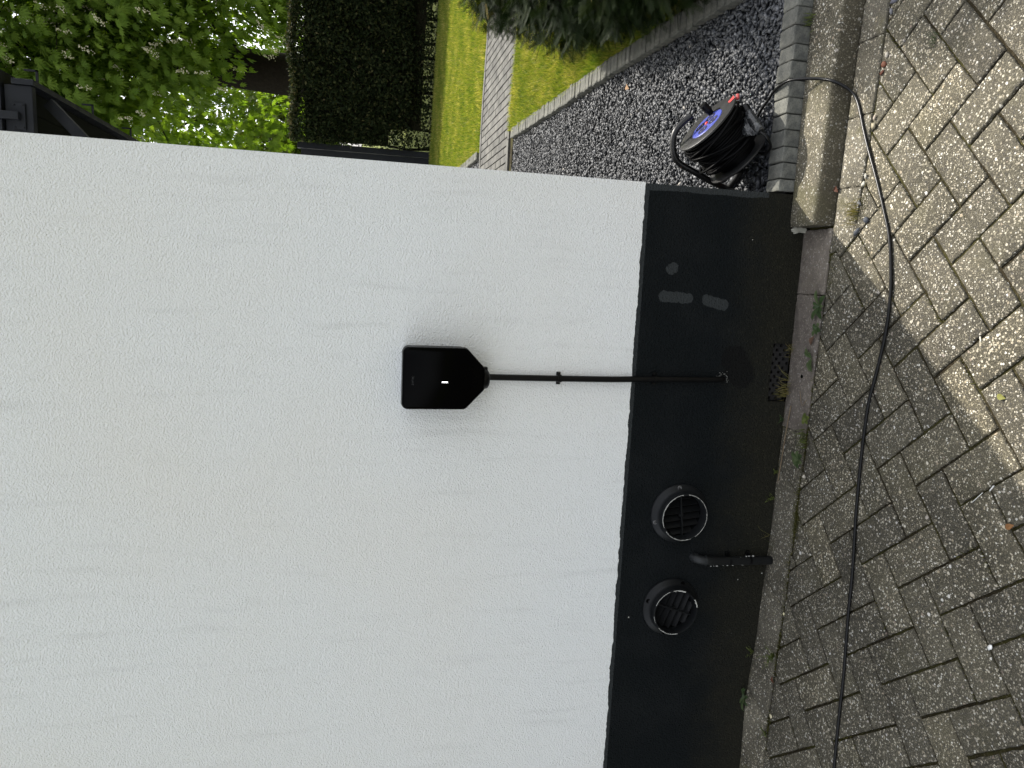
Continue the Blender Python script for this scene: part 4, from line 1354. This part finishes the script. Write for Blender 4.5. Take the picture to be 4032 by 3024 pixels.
def K(p, k=1.45):      # the tree plan below was laid out too near the hedge: push it back and enlarge it
    return (p[0] * k, -2.06 + (p[1] + 2.06) * k, max(1.385 + (p[2] - 1.385) * k, -0.2))
def chestnut():
    t = thing("chestnut_tree", (5.5, 21.5, 0.0), "large horse chestnut with drooping leaves and cream flower spikes above the dark hedge", "tree")
    mb = MB()
    trunk(mb, K((3.80, 14.2, -0.1)), K((3.95, 14.4, 6.0)), 0.66, 0.52, 20, 0.05)
    mb.build("trunk", M['bark'], t)
    mb = MB()
    for (a, b, r) in (((4.2, 14.5, 4.6), (1.6, 13.3, 6.6), .17), ((4.2, 14.5, 5.6), (6.8, 13.6, 8.2), .19), ((4.15, 14.5, 5.9), (3.4, 14.0, 10.5), .24), ((4.3, 14.5, 3.9), (6.6, 13.2, 5.0), .13),
                      ((4.2, 14.5, 5.0), (3.0, 12.4, 7.6), .13), ((4.3, 14.5, 4.4), (5.4, 12.3, 6.3), .12), ((4.2, 14.6, 5.5), (2.4, 16.4, 8.6), .15), ((4.2, 14.6, 5.5), (6.4, 16.6, 8.8), .15)):
        a, b = Vector(K(a)), Vector(K(b)); r *= 1.35; m_ = a.lerp(b, 0.5) + Vector((0, 0, 0.35))
        p = spline([a, m_, b], 5); mb.tube(p, [r * (1 - 0.8 * i / (len(p) - 1)) for i in range(len(p))], 8)
        for q in range(7):
            s = p[rnd.randrange(3, len(p))]; e = s + Vector((rnd.gauss(0, 1.4), rnd.gauss(-.3, 1.1), rnd.gauss(0.1, .9)))
            mb.tube([s, s.lerp(e, .5) + Vector((0, 0, .2)), e], [r * .22, r * .14, .012], 5)
    mb.build("branch", M['bark'], t)
    rg = np.random.default_rng(11)
    lumps = []
    # (centre, radii, leaves)
    for c, r, n in (((5.2, 13.3, 9.4), (3.6, 2.2, 2.6), 2600), ((2.6, 13.2, 8.0), (2.3, 1.8, 2.2), 1700), ((4.3, 12.2, 7.2), (2.1, 1.5, 1.8), 1900), ((6.2, 12.6, 6.4), (2.2, 1.7, 2.0), 1700), ((4.9, 11.9, 5.2), (1.6, 1.1, 1.25), 1300),
                    ((2.9, 12.4, 5.9), (1.3, 1.1, 1.15), 900), ((6.1, 12.4, 4.2), (1.5, 1.2, 1.25), 1000), ((5.0, 12.6, 3.4), (1.2, .9, .8), 480), ((3.6, 12.7, 4.5), (0.9, .8, .8), 420), ((4.2, 15.8, 9.5), (4.2, 2.6, 3.2), 1500),
                    ((6.9, 14.6, 5.2), (2.0, 1.8, 2.2), 800), ((1.4, 14.4, 8.2), (1.8, 1.6, 1.9), 700), ((3.2, 13.6, 10.6), (2.4, 1.8, 1.8), 1000), ((5.2, 13.0, 2.7), (1.0, .6, .45), 150), ((3.0, 15.2, 5.2), (1.1, .8, 1.4), 330), ((2.9, 15.4, 3.2), (1.0, .7, .9), 200)):
        lumps.append((K(c), tuple(q * 1.45 for q in r), int(n * 2.1)))
    P, D = [], []
    for c, r, n in lumps:
        # clumps of leaves on twigs so that gaps stay open
        nt_ = max(8, n // 9)
        tc, td = surf_pts(nt_, c, r, rg, 0.55)
        for i in range(nt_):
            k = rg.integers(5, 13)
            P.append(tc[i] + rg.normal(0, 0.25, (k, 3))); D.append(np.repeat(td[i][None], k, 0))
    P = np.vstack(P); D = np.vstack(D)
    n = len(P)
    dr = D * np.array([0.6, 0.6, 0.1]) + rg.normal(0, 0.30, (n, 3)) + np.array([0, 0, -0.95])
    up = D * np.array([0.8, 0.8, 0.5]) + np.array([0, 0, 0.75]) + rg.normal(0, 0.25, (n, 3))
    v, f = scatter(PV, PF, P, frames(dr, up), 0.25 * rg.uniform(0.6, 1.25, n))
    tn = np.clip(rg.beta(2.5, 2.5, n), 0, 1)
    np_mesh("crown", v, f, M['chestnut'], t, tint=np.repeat(tn, len(PF)))
    # flower spikes: little cones of blossoms standing on the clump surfaces
    bv, bf = [], []
    tet = np.array([(0, 0, 0.6), (0.5, 0, -0.3), (-0.3, 0.45, -0.3), (-0.3, -0.45, -0.3)]); tf = np.array([(0, 1, 2), (0, 2, 3), (0, 3, 1), (1, 3, 2)])
    cp_, sp_ = [], []
    for c, r, n in lumps[:9]:
        k = max(8, n // 55)
        tc, td = surf_pts(k, c, r, rg, 0.05)
        for i in range(k):
            if td[i][1] > 0.3: continue
            b0 = tc[i] + td[i] * 0.30
            axd = np.array([0.2, -0.1, 1.0]) + rg.normal(0, .22, 3); axd /= np.linalg.norm(axd)
            for q in range(26):
                h = rg.random()
                cp_.append(b0 + axd * h * 0.30 + rg.normal(0, 0.040 * (1.1 - h * 0.8), 3)); sp_.append(0.038)
    cp_ = np.array(cp_)
    v, f = scatter(tet, tf, cp_, rand_rot(len(cp_), rg), np.array(sp_) * rg.uniform(.7, 1.3, len(cp_)))
    np_mesh("blossom", v, f, M['blossom'], t)
chestnut()

QV = np.array([(0, 0, 0), (0.5, 0.27, 0.05), (1, 0, -0.05), (0.5, -0.27, 0.05)]); QF = np.array([(0, 1, 2, 3)])
def leafy_tree(base, h, crown, n, size, mat, label, seed, tr=0.16, name="broadleaf_tree"):
    rg = np.random.default_rng(seed)
    t = thing(name, base, label, "tree")
    mb = MB()
    p = trunk(mb, (base[0], base[1], base[2] - .1), (base[0] + .2, base[1], h * 0.8), tr, tr * .35, 10, 0.08)
    for i in range(16):
        s = p[rnd.randrange(3, len(p))]; e = s + Vector((rnd.uniform(-1.8, 1.8), rnd.uniform(-1.2, 1.2), rnd.uniform(.3, 1.8)))
        mb.tube([s, s.lerp(e, .5) + Vector((0, 0, -.12)), e], [tr * .3, tr * .2, .01], 5)
    mb.build("trunk", M['bark'], t)
    P = []
    for c, r, k in crown:
        tc, td = surf_pts(max(4, int(n * k) // 8), c, r, rg, 0.7)
        for q in tc: P.append(q + rg.normal(0, 0.22, (8, 3)))
    P = np.vstack(P); m_ = len(P)
    v, f = scatter(QV, QF, P, rand_rot(m_, rg), size * rg.uniform(.6, 1.3, m_))
    np_mesh("crown", v, f, mat, t, tint=rg.beta(2, 2, m_))
    return t
leafy_tree((3.6, 29.5, 0), 10, [((3.9, 29, 4.6), (3.0, 2, 2.9), .5), ((5.6, 29.5, 3.6), (2.4, 2, 2.0), .3), ((3.0, 29, 8.8), (2.4, 2, 2.0), .2)], 9500, 0.27, M['pale_leaf'], "bright yellow green young tree glowing behind the chestnut trunk", 21)
leafy_tree((11.2, 32, 0), 13, [((10.8, 31.5, 5.5), (4.8, 2.5, 4.2), .6), ((9.5, 31.5, 11), (4, 2.5, 3.5), .4)], 9000, 0.27, M['chestnut'], "dull green tree behind the right side of the chestnut", 22, 0.22)
leafy_tree((6.8, 38, 0), 16, [((6.4, 38, 5.0), (4.5, 2.5, 3.2), .35), ((7.5, 38, 12), (5, 2.5, 4.5), .65)], 7000, 0.30, M['pale_leaf'], "tall thin tree farthest back, seen through gaps in the chestnut", 23, 0.22)
# low shrubbery right behind the hedge so that the ground does not show through
# ------------------------------------------------------------------ tall far hedge
def hedge():
    t = thing("tall_hedge", (3.0, 11.2, 0.05), "tall dark clipped hedge closing the garden, its top edge catching the sun", "hedge")
    rg = np.random.default_rng(5)
    d = np.array([2.2, -0.79, 0]); d /= np.linalg.norm(d); nrm = np.array([-d[1], d[0], 0])   # nrm points away from camera
    o = np.array([1.95, 11.14, 0.0])
    L, H, W = 8.0, 2.36, 0.9
    n = 70000
    s = rg.uniform(0.12, L, n); h = rg.uniform(0.0, 1, n) ** 0.9 * H; dep = np.abs(rg.normal(0, 0.10, n))
    lump = 0.05 * np.sin(s * 3.3 + h * 2) + 0.04 * np.sin(s * 7.1 - h * 5)
    # a thin, gappy foot
    keep = (h > 0.40) | (rg.random(n) < 0.8)
    hole = (np.abs(s - 0.26) < 0.15) & (h > 0.15) & (h < 0.80) & (rg.random(n) < 0.35)
    keep &= ~hole
    P = o + d * s[:, None] + nrm * (dep + lump + 0.12 * (h < 0.4))[:, None] + np.array([0, 0, 1]) * (h[:, None] + 0.09)
    P = P[keep]
    n2 = 26000
    s2, w2 = rg.uniform(0.1, L, n2), rg.uniform(0, W, n2)
    P2 = o + d * s2[:, None] + nrm * w2[:, None] + np.array([0, 0, 1]) * (H + 0.07 + 0.03 * np.sin(s2 * 5)[:, None] + np.abs(rg.normal(0, .028, n2))[:, None])
    n3 = 14000
    s3, h3 = rg.uniform(0.1, L, n3), rg.uniform(0.0, H, n3)
    P3_ = o + d * s3[:, None] + nrm * (W - np.abs(rg.normal(0, .1, n3)))[:, None] + np.array([0, 0, 1]) * h3[:, None]
    kk = ~((np.abs(s3 - 0.26) < 0.16) & (h3 > 0.15) & (h3 < 0.85) & (rg.random(n3) < 0.7))
    A = np.vstack([P, P2, P3_[kk]]); m_ = len(A)
    v, f = scatter(QV, QF, A, rand_rot(m_, rg), 0.060 * rg.uniform(.6, 1.3, m_))
    tn = rg.beta(2, 2, m_); tn[len(P):len(P) + n2] = np.clip(tn[len(P):len(P) + n2] + 0.25, 0, 1)  # top leaves tinted lighter: the sunlit edge is put into the colour
    mt = leaf_mat("dark_hedge_leaf", [(0, (0.006, 0.010, 0.004)), (0.6, (0.014, 0.022, 0.008)), (0.9, (0.05, 0.055, 0.022)), (1, (0.11, 0.095, 0.05))], 0.10, 0.7, 0.08)
    np_mesh("foliage", v, f, mt, t, tint=tn)
    # dense dark inside
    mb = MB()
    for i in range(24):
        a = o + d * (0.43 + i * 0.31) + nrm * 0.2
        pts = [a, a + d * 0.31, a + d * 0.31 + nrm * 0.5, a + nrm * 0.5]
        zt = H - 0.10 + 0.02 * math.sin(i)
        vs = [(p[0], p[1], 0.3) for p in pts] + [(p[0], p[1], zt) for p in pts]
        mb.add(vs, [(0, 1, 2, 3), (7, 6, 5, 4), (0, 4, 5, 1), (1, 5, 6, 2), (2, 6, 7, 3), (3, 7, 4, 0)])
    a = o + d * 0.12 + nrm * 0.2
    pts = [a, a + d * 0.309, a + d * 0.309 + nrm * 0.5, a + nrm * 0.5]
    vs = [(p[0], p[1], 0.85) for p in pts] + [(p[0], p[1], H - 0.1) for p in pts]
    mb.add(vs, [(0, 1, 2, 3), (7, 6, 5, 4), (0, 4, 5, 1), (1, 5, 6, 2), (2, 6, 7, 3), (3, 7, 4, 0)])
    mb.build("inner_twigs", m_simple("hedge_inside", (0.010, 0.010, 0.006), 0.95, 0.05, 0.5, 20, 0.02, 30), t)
    mb = MB()
    for i in range(26):
        q = o + d * (0.1 + i * 0.30 + rnd.gauss(0, .04)) + nrm * (0.42 + rnd.gauss(0, .06))
        mb.tube([(q[0], q[1], 0.0), (q[0] + rnd.gauss(0, .04), q[1], 0.5), (q[0] + rnd.gauss(0, .08), q[1], 1.3)], [.028, .022, .014], 7)
    mb.build("stem", M['bark'], t)
hedge()

fp = thing("fence_panel", (1.5, 11.45, 0.08), "black timber fence panel with a post, between house corner and hedge", "fence")
mb = MB()
for i in range(11):
    x1 = 1.985 - i * 0.142
    mb.box(x1 - 0.140, x1, 11.33, 11.35, 0.10, 2.34, bev=0.002)
mb.build("boards", M['paint_black'], fp)
mb = MB(); mb.box(1.990, 2.090, 11.30, 11.41, 0.02, 2.40, bev=0.004); mb.build("post", M['paint_black'], fp)
mb = MB(); mb.box(0.42, 1.985, 11.351, 11.37, 0.45, 0.55, bev=0.002); mb.build("rail", M['paint_black'], fp)
mb = MB(); mb.box(0.42, 1.985, 11.351, 11.37, 1.85, 1.95, bev=0.002); mb.build("rail", M['paint_black'], fp)

# ------------------------------------------------------------------ yew at the right edge
def yew():
    t = thing("yew_bush", (2.3, 2.0, 0.09), "dark green yew with feathery needle sprays reaching down over the grass", "yew")
    rg = np.random.default_rng(9)
    # sprig template: stem with two ranks of needles, length 1
    v, f = [], []
    nn = 13
    for i in range(nn):
        x = 0.06 + 0.9 * i / nn; L = 0.27 * (1 - 0.45 * i / nn)
        for s in (-1, 1):
            o = len(v)
            v += [(x - 0.018, 0, 0), (x + 0.018, 0, 0), (x + 0.12 + 0.012, s * L, 0.03), (x + 0.12 - 0.012, s * L, 0.03)]
            f.append((o, o + 1, o + 2, o + 3) if s < 0 else (o + 3, o + 2, o + 1, o))
    o = len(v); v += [(0, -0.01, 0), (0, 0.01, 0), (1, 0.004, 0), (1, -0.004, 0)]; f.append((o, o + 3, o + 2, o + 1))
    SV, SF = np.array(v, float), np.array(f)
    lumps = [((2.50, 1.65, 1.30), (0.92, 0.82, 1.30), 4800), ((2.68, 1.62, 2.75), (0.74, 0.66, 1.10), 3200), ((1.47, 1.22, 0.38), (0.38, 0.38, 0.27), 1900), ((1.36, 0.84, 0.34), (0.34, 0.36, 0.24), 1900), ((1.30, 0.52, 0.30), (0.30, 0.28, 0.21), 1200), ((1.58, 1.66, 0.38), (0.42, 0.40, 0.28), 1700), ((2.32, 2.05, 0.52), (0.90, 1.20, 0.48), 3400), ((1.82, 1.30, 0.42), (0.58, 0.50, 0.34), 2400), ((2.03, 2.35, 0.48), (0.58, 0.75, 0.36), 2500),
             ((1.62, 1.02, 0.36), (0.42, 0.32, 0.26), 1200), ((2.70, 3.3, 0.62), (0.66, 0.9, 0.50), 1700), ((3.95, 5.3, 0.52), (1.20, 1.5, 0.50), 2200), ((3.3, 2.4, 1.2), (1.2, 1.3, 1.3), 900)]
    P, D = [], []
    for c, r, n in lumps:
        p, d = surf_pts(int(n * 1.3), c, r, rg, 0.22)
        k = p[:, 2] > 0.10
        P.append(p[k]); D.append(d[k])
    P = np.vstack(P); D = np.vstack(D); n = len(P)
    dr = D * np.array([1, 1, 0.35]) + rg.normal(0, .75, (n, 3)) + np.array([0, 0, -0.22])
    up = D * 0.7 + np.array([0, 0, 0.8]) + rg.normal(0, .3, (n, 3))
    v, f = scatter(SV, SF, P, frames(dr, up), 0.078 * rg.uniform(.6, 1.35, n))
    mt = leaf_mat("yew_needle", [(0, (0.004, 0.009, 0.002)), (0.6, (0.009, 0.018, 0.0035)), (0.90, (0.028, 0.040, 0.008)), (1, (0.13, 0.10, 0.03))], 0.10, 0.6, 0.06)
    np_mesh("foliage", v, f, mt, t, tint=np.repeat(rg.beta(2, 2.2, n), len(SF)))
    mb = MB()
    for c, r, n in lumps:
        bm = bmesh.new(); bmesh.ops.create_icosphere(bm, subdivisions=3, radius=1)
        for q in bm.verts:
            k = 0.80 + 0.05 * math.sin(q.co.x * 7 + q.co.z * 5)
            q.co = Vector((c[0] + q.co.x * r[0] * k, c[1] + q.co.y * r[1] * k, max(0.10, c[2] + q.co.z * r[2] * k)))
        mb.bm(bm, None, True)
    mb.build("dark_core", m_simple("yew_inside", (0.006, 0.007, 0.004), 0.95, 0.05, 0.4, 30, 0.01, 60), t)  # solid dark core added to block light through the needles
    mb = MB(); trunk(mb, (2.4, 1.8, 0.0), (2.45, 1.8, 2.4), .09, .03, 10, .02); mb.build("trunk", M['bark'], t)
yew()

# ------------------------------------------------------------------ weeds and small plants
M['weed'] = leaf_mat("weed_leaf", [(0, (0.022, 0.038, 0.016)), (0.6, (0.040, 0.065, 0.024)), (1, (0.085, 0.11, 0.050))], 0.12, 0.45, 0.3)
M['weed2'] = leaf_mat("fresh_weed_leaf", [(0, (0.045, 0.065, 0.015)), (1, (0.11, 0.13, 0.035))], 0.2, 0.5, 0.3)
def rosette(name, loc, leaves, label, cat, mat=None, tilt=0.35):
    """leaves: (angle deg in xy, length, width, lift)"""
    v, f, tn = [], [], []
    for (a, L, wd, lift) in leaves:
        a = R_(a); o = len(v); n = 7
        t0 = rnd.uniform(0.2, 0.9)
        for i in range(n):
            s = i / (n - 1)
            ww = wd * (0.12 + 0.85 * math.sin(min(1.0, s * 1.02) ** 1.35 * math.pi) ** 0.8) * (1 if s < .98 else 0.15)
            zz = 0.003 + lift * L * math.sin(s * 1.9) - 0.10 * L * s * s
            for q, dz in ((-1, 0.12), (0, 0.0), (1, 0.12)):
                px_, py_ = L * s, q * ww / 2
                v.append((loc[0] + px_ * math.cos(a) - py_ * math.sin(a), loc[1] + px_ * math.sin(a) + py_ * math.cos(a), loc[2] + max(0.001, zz + dz * ww)))
        for i in range(n - 1):
            for q in range(2):
                f.append((o + i * 3 + q, o + (i + 1) * 3 + q, o + (i + 1) * 3 + q + 1, o + i * 3 + q + 1)); tn.append(min(1, t0 + 0.15 * q))
    me_o = np_mesh(name, np.array(v), np.array(f), mat or M['weed'], tint=np.array(tn), smooth=True)
    return tag(me_o, label, cat)
rosette("weed_plant", (-0.053, -0.128, 0.004), [(18, .052, .017, .22), (-41, .044, .020, .22), (153, .050, .018, .2), (-148, .046, .018, .2), (-120, .026, .012, .3), (110, .024, .010, .4), (62, .026, .011, .4), (-88, .024, .012, .3), (185, .030, .012, .3)],
        "largest broadleaved weed, sprouting in the joint below the roller dabs", "weed")
rosette("weed_plant", (-0.118, -0.128, 0.003), [(60, .018, .014, .4), (130, .016, .013, .4), (200, .022, .016, .3), (-40, .018, .014, .3), (-110, .026, .017, .3), (160, .030, .014, .3)], "small grey leaved weed touching the largest weed", "weed")
rosette("weed_plant", (-0.214, -0.118, 0.003), [(42, .042, .013, .25), (60, .036, .011, .3), (20, .022, .009, .3), (180, .042, .015, .2), (197, .044, .013, .2), (160, .034, .012, .25)], "weed with pointed leaves in the joint in front of the air brick", "weed")
rosette("weed_plant", (-0.537, -0.108, 0.004), [(a + rnd.uniform(-8, 8), .030 + rnd.uniform(-.004, .006), .018, .25) for a in range(0, 360, 52)], "flat round rosette weed on the strip beyond the long straw", "weed")
rosette("weed_plant", (-0.403, -0.127, 0.003), [(10, .020, .016, .4), (80, .018, .016, .4), (150, .022, .015, .4), (220, .018, .015, .3), (300, .018, .016, .3)], "pale round leaved clover in the joint between straw and air brick", "weed", M['weed2'])
rosette("weed_plant", (-1.416, -0.008, 0.034), [(a + rnd.uniform(-8, 8), .040 + rnd.uniform(-.008, .008), .017, .5) for a in (0, 40, 80, 130, 180, 215, 260, 310, -20, 155)], "toothed dandelion rosette growing at the foot of the plinth", "weed")

def tuft(name, loc, n, h, w_, spread, label, cat, mat, lean=0.7):
    xy = np.column_stack([rng.normal(loc[0], spread, n), rng.normal(loc[1], spread * .6, n)])
    o = blades(name, xy, loc[2], h, w_, lean, label, mat)
    del o["kind"]
    o["category"] = cat
    return o
M['straw_blade'] = leaf_mat("straw_blades", [(0, (0.08, 0.085, 0.02)), (0.5, (0.15, 0.13, 0.045)), (1, (0.26, 0.20, 0.09))], 0.2, 0.6, 0.2)
tuft("grass_tuft", (-0.325, -0.004, 0.000), 60, 0.040, 0.0009, 0.017, "straw coloured grass tuft in front of the air brick", "grass tuft", M['straw_blade'])
tuft("grass_tuft", (-0.20, -0.006, 0.000), 26, 0.030, 0.0005, 0.010, "thin dry roots hanging at the near end of the air brick", "grass tuft", M['straw_blade'])
tuft("grass_tuft", (0.215, -0.232, 0.0), 90, 0.030, 0.0008, 0.018, "dry mossy grass tuft in the gap beside the gutter strip end", "grass tuft", M['straw_blade'])
tuft("grass_tuft", (0.615, -0.452, 0.0), 34, 0.016, 0.0007, 0.010, "small grass tuft in a paver joint near the right edge of the drive", "grass tuft", M['weed'])
tuft("grass_tuft", (-0.465, -0.118, 0.0), 50, 0.028, 0.0009, 0.014, "grass tuft between clover and rosette along the strip", "grass tuft", M['weed2'])
tuft("grass_tuft", (0.80, -0.010, 0.055), 34, 0.030, 0.0008, 0.014, "grass tuft between kerb and edging blocks", "grass tuft", M['weed2'])
tuft("grass_tuft", (-0.832, 0.0, 0.01), 16, 0.055, 0.0006, 0.012, "wispy dry grass beside the pipe stub", "grass tuft", M['straw_blade'], 1.0)

def sprig(name, loc, h, n, label, mat, spread=0.5, leaf=0.006):
    v, f, tn = [], [], []
    for s in range(n):
        a = rnd.uniform(0, 6.28); dx, dy = math.cos(a) * spread * h, math.sin(a) * spread * h
        hh = h * rnd.uniform(.5, 1.0)
        for k in range(9):
            t = (k + 1) / 9
            c = (loc[0] + dx * t * t, loc[1] + dy * t * t, loc[2] + hh * t)
            for q in range(2):
                an = rnd.uniform(0, 6.28); L = leaf * rnd.uniform(.6, 1.3) * (1.2 - t * .5); o = len(v)
                ex, ey = math.cos(an) * L, math.sin(an) * L
                v += [c, (c[0] + ex * .5 - ey * .3, c[1] + ey * .5 + ex * .3, c[2] + .001), (c[0] + ex, c[1] + ey, c[2] + .002), (c[0] + ex * .5 + ey * .3, c[1] + ey * .5 - ex * .3, c[2] + .001)]
                f.append((o, o + 1, o + 2, o + 3)); tn.append(rnd.random())
        o = len(v)
        v += [(loc[0] - .0004, loc[1], loc[2]), (loc[0] + .0004, loc[1], loc[2]), (loc[0] + dx + .0003, loc[1] + dy, loc[2] + hh), (loc[0] + dx - .0003, loc[1] + dy, loc[2] + hh)]
        f.append((o, o + 1, o + 2, o + 3)); tn.append(0.9)
    return tag(np_mesh(name, np.array(v), np.array(f), mat, tint=np.array(tn)), label, "seedling")
sprig("seedling", (-0.700, -0.004, 0.004), 0.050, 5, "thin leafy seedling against the plinth below the nearer round vent", M['weed2'])
sprig("seedling", (-0.61, -0.004, 0.003), 0.028, 4, "tiny seedling at the plinth where the long straw ends", M['weed2'])
sprig("seedling", (-1.215, -0.092, 0.002), 0.048, 9, "bushy pale seedling in the strip joint past the pipe stub", M['weed2'], 0.8, 0.008)
sprig("seedling", (-1.25, -0.003, 0.022), 0.035, 5, "sparse seedling at the plinth past the farther round vent", M['weed2'])
sprig("seedling", (-1.50, -0.094, 0.002), 0.022, 6, "low green seedling in the strip joint at the far left of the paving", M['weed2'], 0.9)
sprig("seedling", (-0.43, -0.002, 0.002), 0.030, 6, "mossy seedling beside the upper end of the long straw", M['weed'], 0.9)

# straws, dead leaves and pebbles
def straw(pts, r, label, mat=None, cat="straw"):
    mb = MB(); mb.tube(spline(pts, 4), r, 6)
    return tag(mb.build("dry_straw", mat or M['twig']), label, cat)
straw([(-0.378, -0.038, 0.006), (-0.47, -0.028, 0.007), (-0.56, -0.022, 0.008), (-0.635, -0.020, 0.012)], 0.0016, "long brown straw lying along the strip by the plinth")
straw([(-0.345, -0.112, 0.004), (-0.365, -0.100, 0.010), (-0.322, -0.085, 0.012)], 0.0009, "short curved stalk on the pinkish slab")
straw([(-0.090, -0.708, 0.002), (-0.102, -0.712, 0.002)], 0.0016, "short white straw bit in the lit pavers", m_simple("pale_straw", (0.6, 0.57, 0.48), 0.6))
straw([(-0.412, -0.800, 0.002), (-0.426, -0.792, 0.002)], 0.0016, "short white straw bit, nearer of the pair in one shaded joint", m_simple("pale_straw_b", (0.62, 0.62, 0.6), 0.6))
straw([(-0.436, -0.775, 0.002), (-0.466, -0.752, 0.002)], 0.0010, "thin white straw, farther of the pair in one shaded joint", m_simple("pale_straw_c", (0.55, 0.55, 0.52), 0.6))
def dead_leaf(loc, L, ang, col, label):
    v, f = [], []
    for i in range(6):
        s = i / 5; ww = L * 0.30 * math.sin(max(.02, s) * math.pi * 0.97) + 0.0003
        for q in (-1, 0, 1):
            x, y = (s - .5) * L, q * ww
            v.append((loc[0] + x * math.cos(ang) - y * math.sin(ang), loc[1] + x * math.sin(ang) + y * math.cos(ang), loc[2] + 0.002 + 0.10 * L * math.sin(s * 3) + abs(q) * ww * 0.4))
    for i in range(5):
        for q in range(2): f.append((i * 3 + q, i * 3 + 3 + q, i * 3 + 4 + q, i * 3 + 1 + q))
    o = np_mesh("dead_leaf", np.array(v), np.array(f), m_simple("dead_leaf_brown", col, 0.7, 0.2, 0.3, 150), smooth=True)
    return tag(o, label, "leaf")
dead_leaf((0.291, -0.148, 0.006), 0.024, 0.7, (0.06, 0.022, 0.012), "small brown leaf at the foot of the kerb")
dead_leaf((-0.487, -0.853, 0.0), 0.022, 2.2, (0.20, 0.10, 0.04), "orange brown leaf curled on the shaded pavers")
dead_leaf((-0.160, -0.110, 0.003), 0.030, 2.8, (0.10, 0.06, 0.04), "brown leaf scrap beside the weed with pointed leaves")
dead_leaf((-0.215, -0.785, 0.0), 0.022, 1.4, (0.15, 0.15, 0.04), "yellow leaf sliver on the sunlit pavers")
dead_leaf((0.93, 1.42, 0.095), 0.045, 1.0, (0.24, 0.15, 0.085), "pale tan leaf on the slate chippings next to the edging row")
dead_leaf((-1.30, -0.099, 0.001), 0.022, 0.5, (0.09, 0.035, 0.02), "crumpled reddish leaf in the strip joint at the far left")
def pebble(loc, s, col, label, group=None, i=[0]):
    i[0] += 1
    tv, tf = ST[i[0] % len(ST)]
    v = tv @ np.array(Matrix.Rotation(i[0] * 1.3, 3, 'Z')).T * s * np.array([1, 1, 1.3]) + np.array(loc)
    return tag(np_mesh("pebble", v, tf, m_simple("pebble_stone", col, 0.7, 0.3, 0.2, 200), smooth=False), label, "pebble", group)
pebble((0.196, -0.285, 0.006), 0.026, (0.055, 0.06, 0.07), "blue grey slate chip by the curve of the cable")
pebble((0.163, -0.256, 0.006), 0.024, (0.05, 0.055, 0.065), "round dark slate chip next to the gutter strip's near end")
pebble((0.240, -0.250, 0.004), 0.018, (0.11, 0.11, 0.11), "grey pebble beside the dry mossy tuft")
pebble((0.296, -0.258, 0.005), 0.018, (0.40, 0.39, 0.33), "white pebble in the gap by the gutter strip")
pebble((0.315, -0.262, 0.004), 0.014, (0.33, 0.32, 0.28), "second white pebble just beyond the first in the gap by the gutter strip")
pebble((0.447, -0.268, 0.004), 0.024, (0.26, 0.23, 0.16), "tan flint where the cable leaves the gutter strip")
pebble((0.468, -0.270, 0.004), 0.014, (0.35, 0.30, 0.24), "tan pebble beside the larger flint")
pebble((0.605, -0.280, 0.004), 0.020, (0.13, 0.050, 0.028), "rust red brick chip in the wide gap near the kerb")
pebble((0.585, -0.278, 0.004), 0.014, (0.12, 0.048, 0.03), "smaller rust red chip beside the first brick chip")
pebble((0.628, -0.288, 0.004), 0.018, (0.36, 0.33, 0.28), "beige pebble at the end of the wide gap")
pebble((0.760, -0.292, 0.004), 0.022, (0.10, 0.10, 0.12), "dark slate chip in the upper gap of the gutter strip")
pebble((0.735, -0.285, 0.004), 0.018, (0.14, 0.14, 0.15), "grey slate chip lower in the upper gap of the gutter strip")
pebble((-1.425, -0.112, 0.004), 0.016, (0.62, 0.56, 0.38), "cream pebble in the joint at the far left of the paving")
pebble((-0.766, -0.853, 0.003), 0.014, (0.75, 0.75, 0.73), "bright white chip in a joint of the shaded pavers")
pebble((-1.055, -0.116, 0.003), 0.012, (0.6, 0.55, 0.35), "small yellowish pebble beside the strip past the pipe")
pebble((0.748, 0.008, 0.064), 0.009, (0.7, 0.68, 0.62), "tiny white snail shell between kerb and edging blocks")["category"] = "shell"
pebble((-0.131, -0.128, 0.008), 0.013, (0.30, 0.31, 0.29), "grey pebble caught in the small grey leaved weed")

mb = MB()
mb.lathe([(0.0, 0.0012), (0.0058, 0.0010), (0.0066, -0.004)], Matrix.Translation((-0.277, -0.072, 0.0016)), 14)  # flat black disc painted as the dark of a small hole
tag(mb.build("hole_spot", M['void']), "small hole painted as a round black disc on the pinkish slab in front of the air brick", "spot")
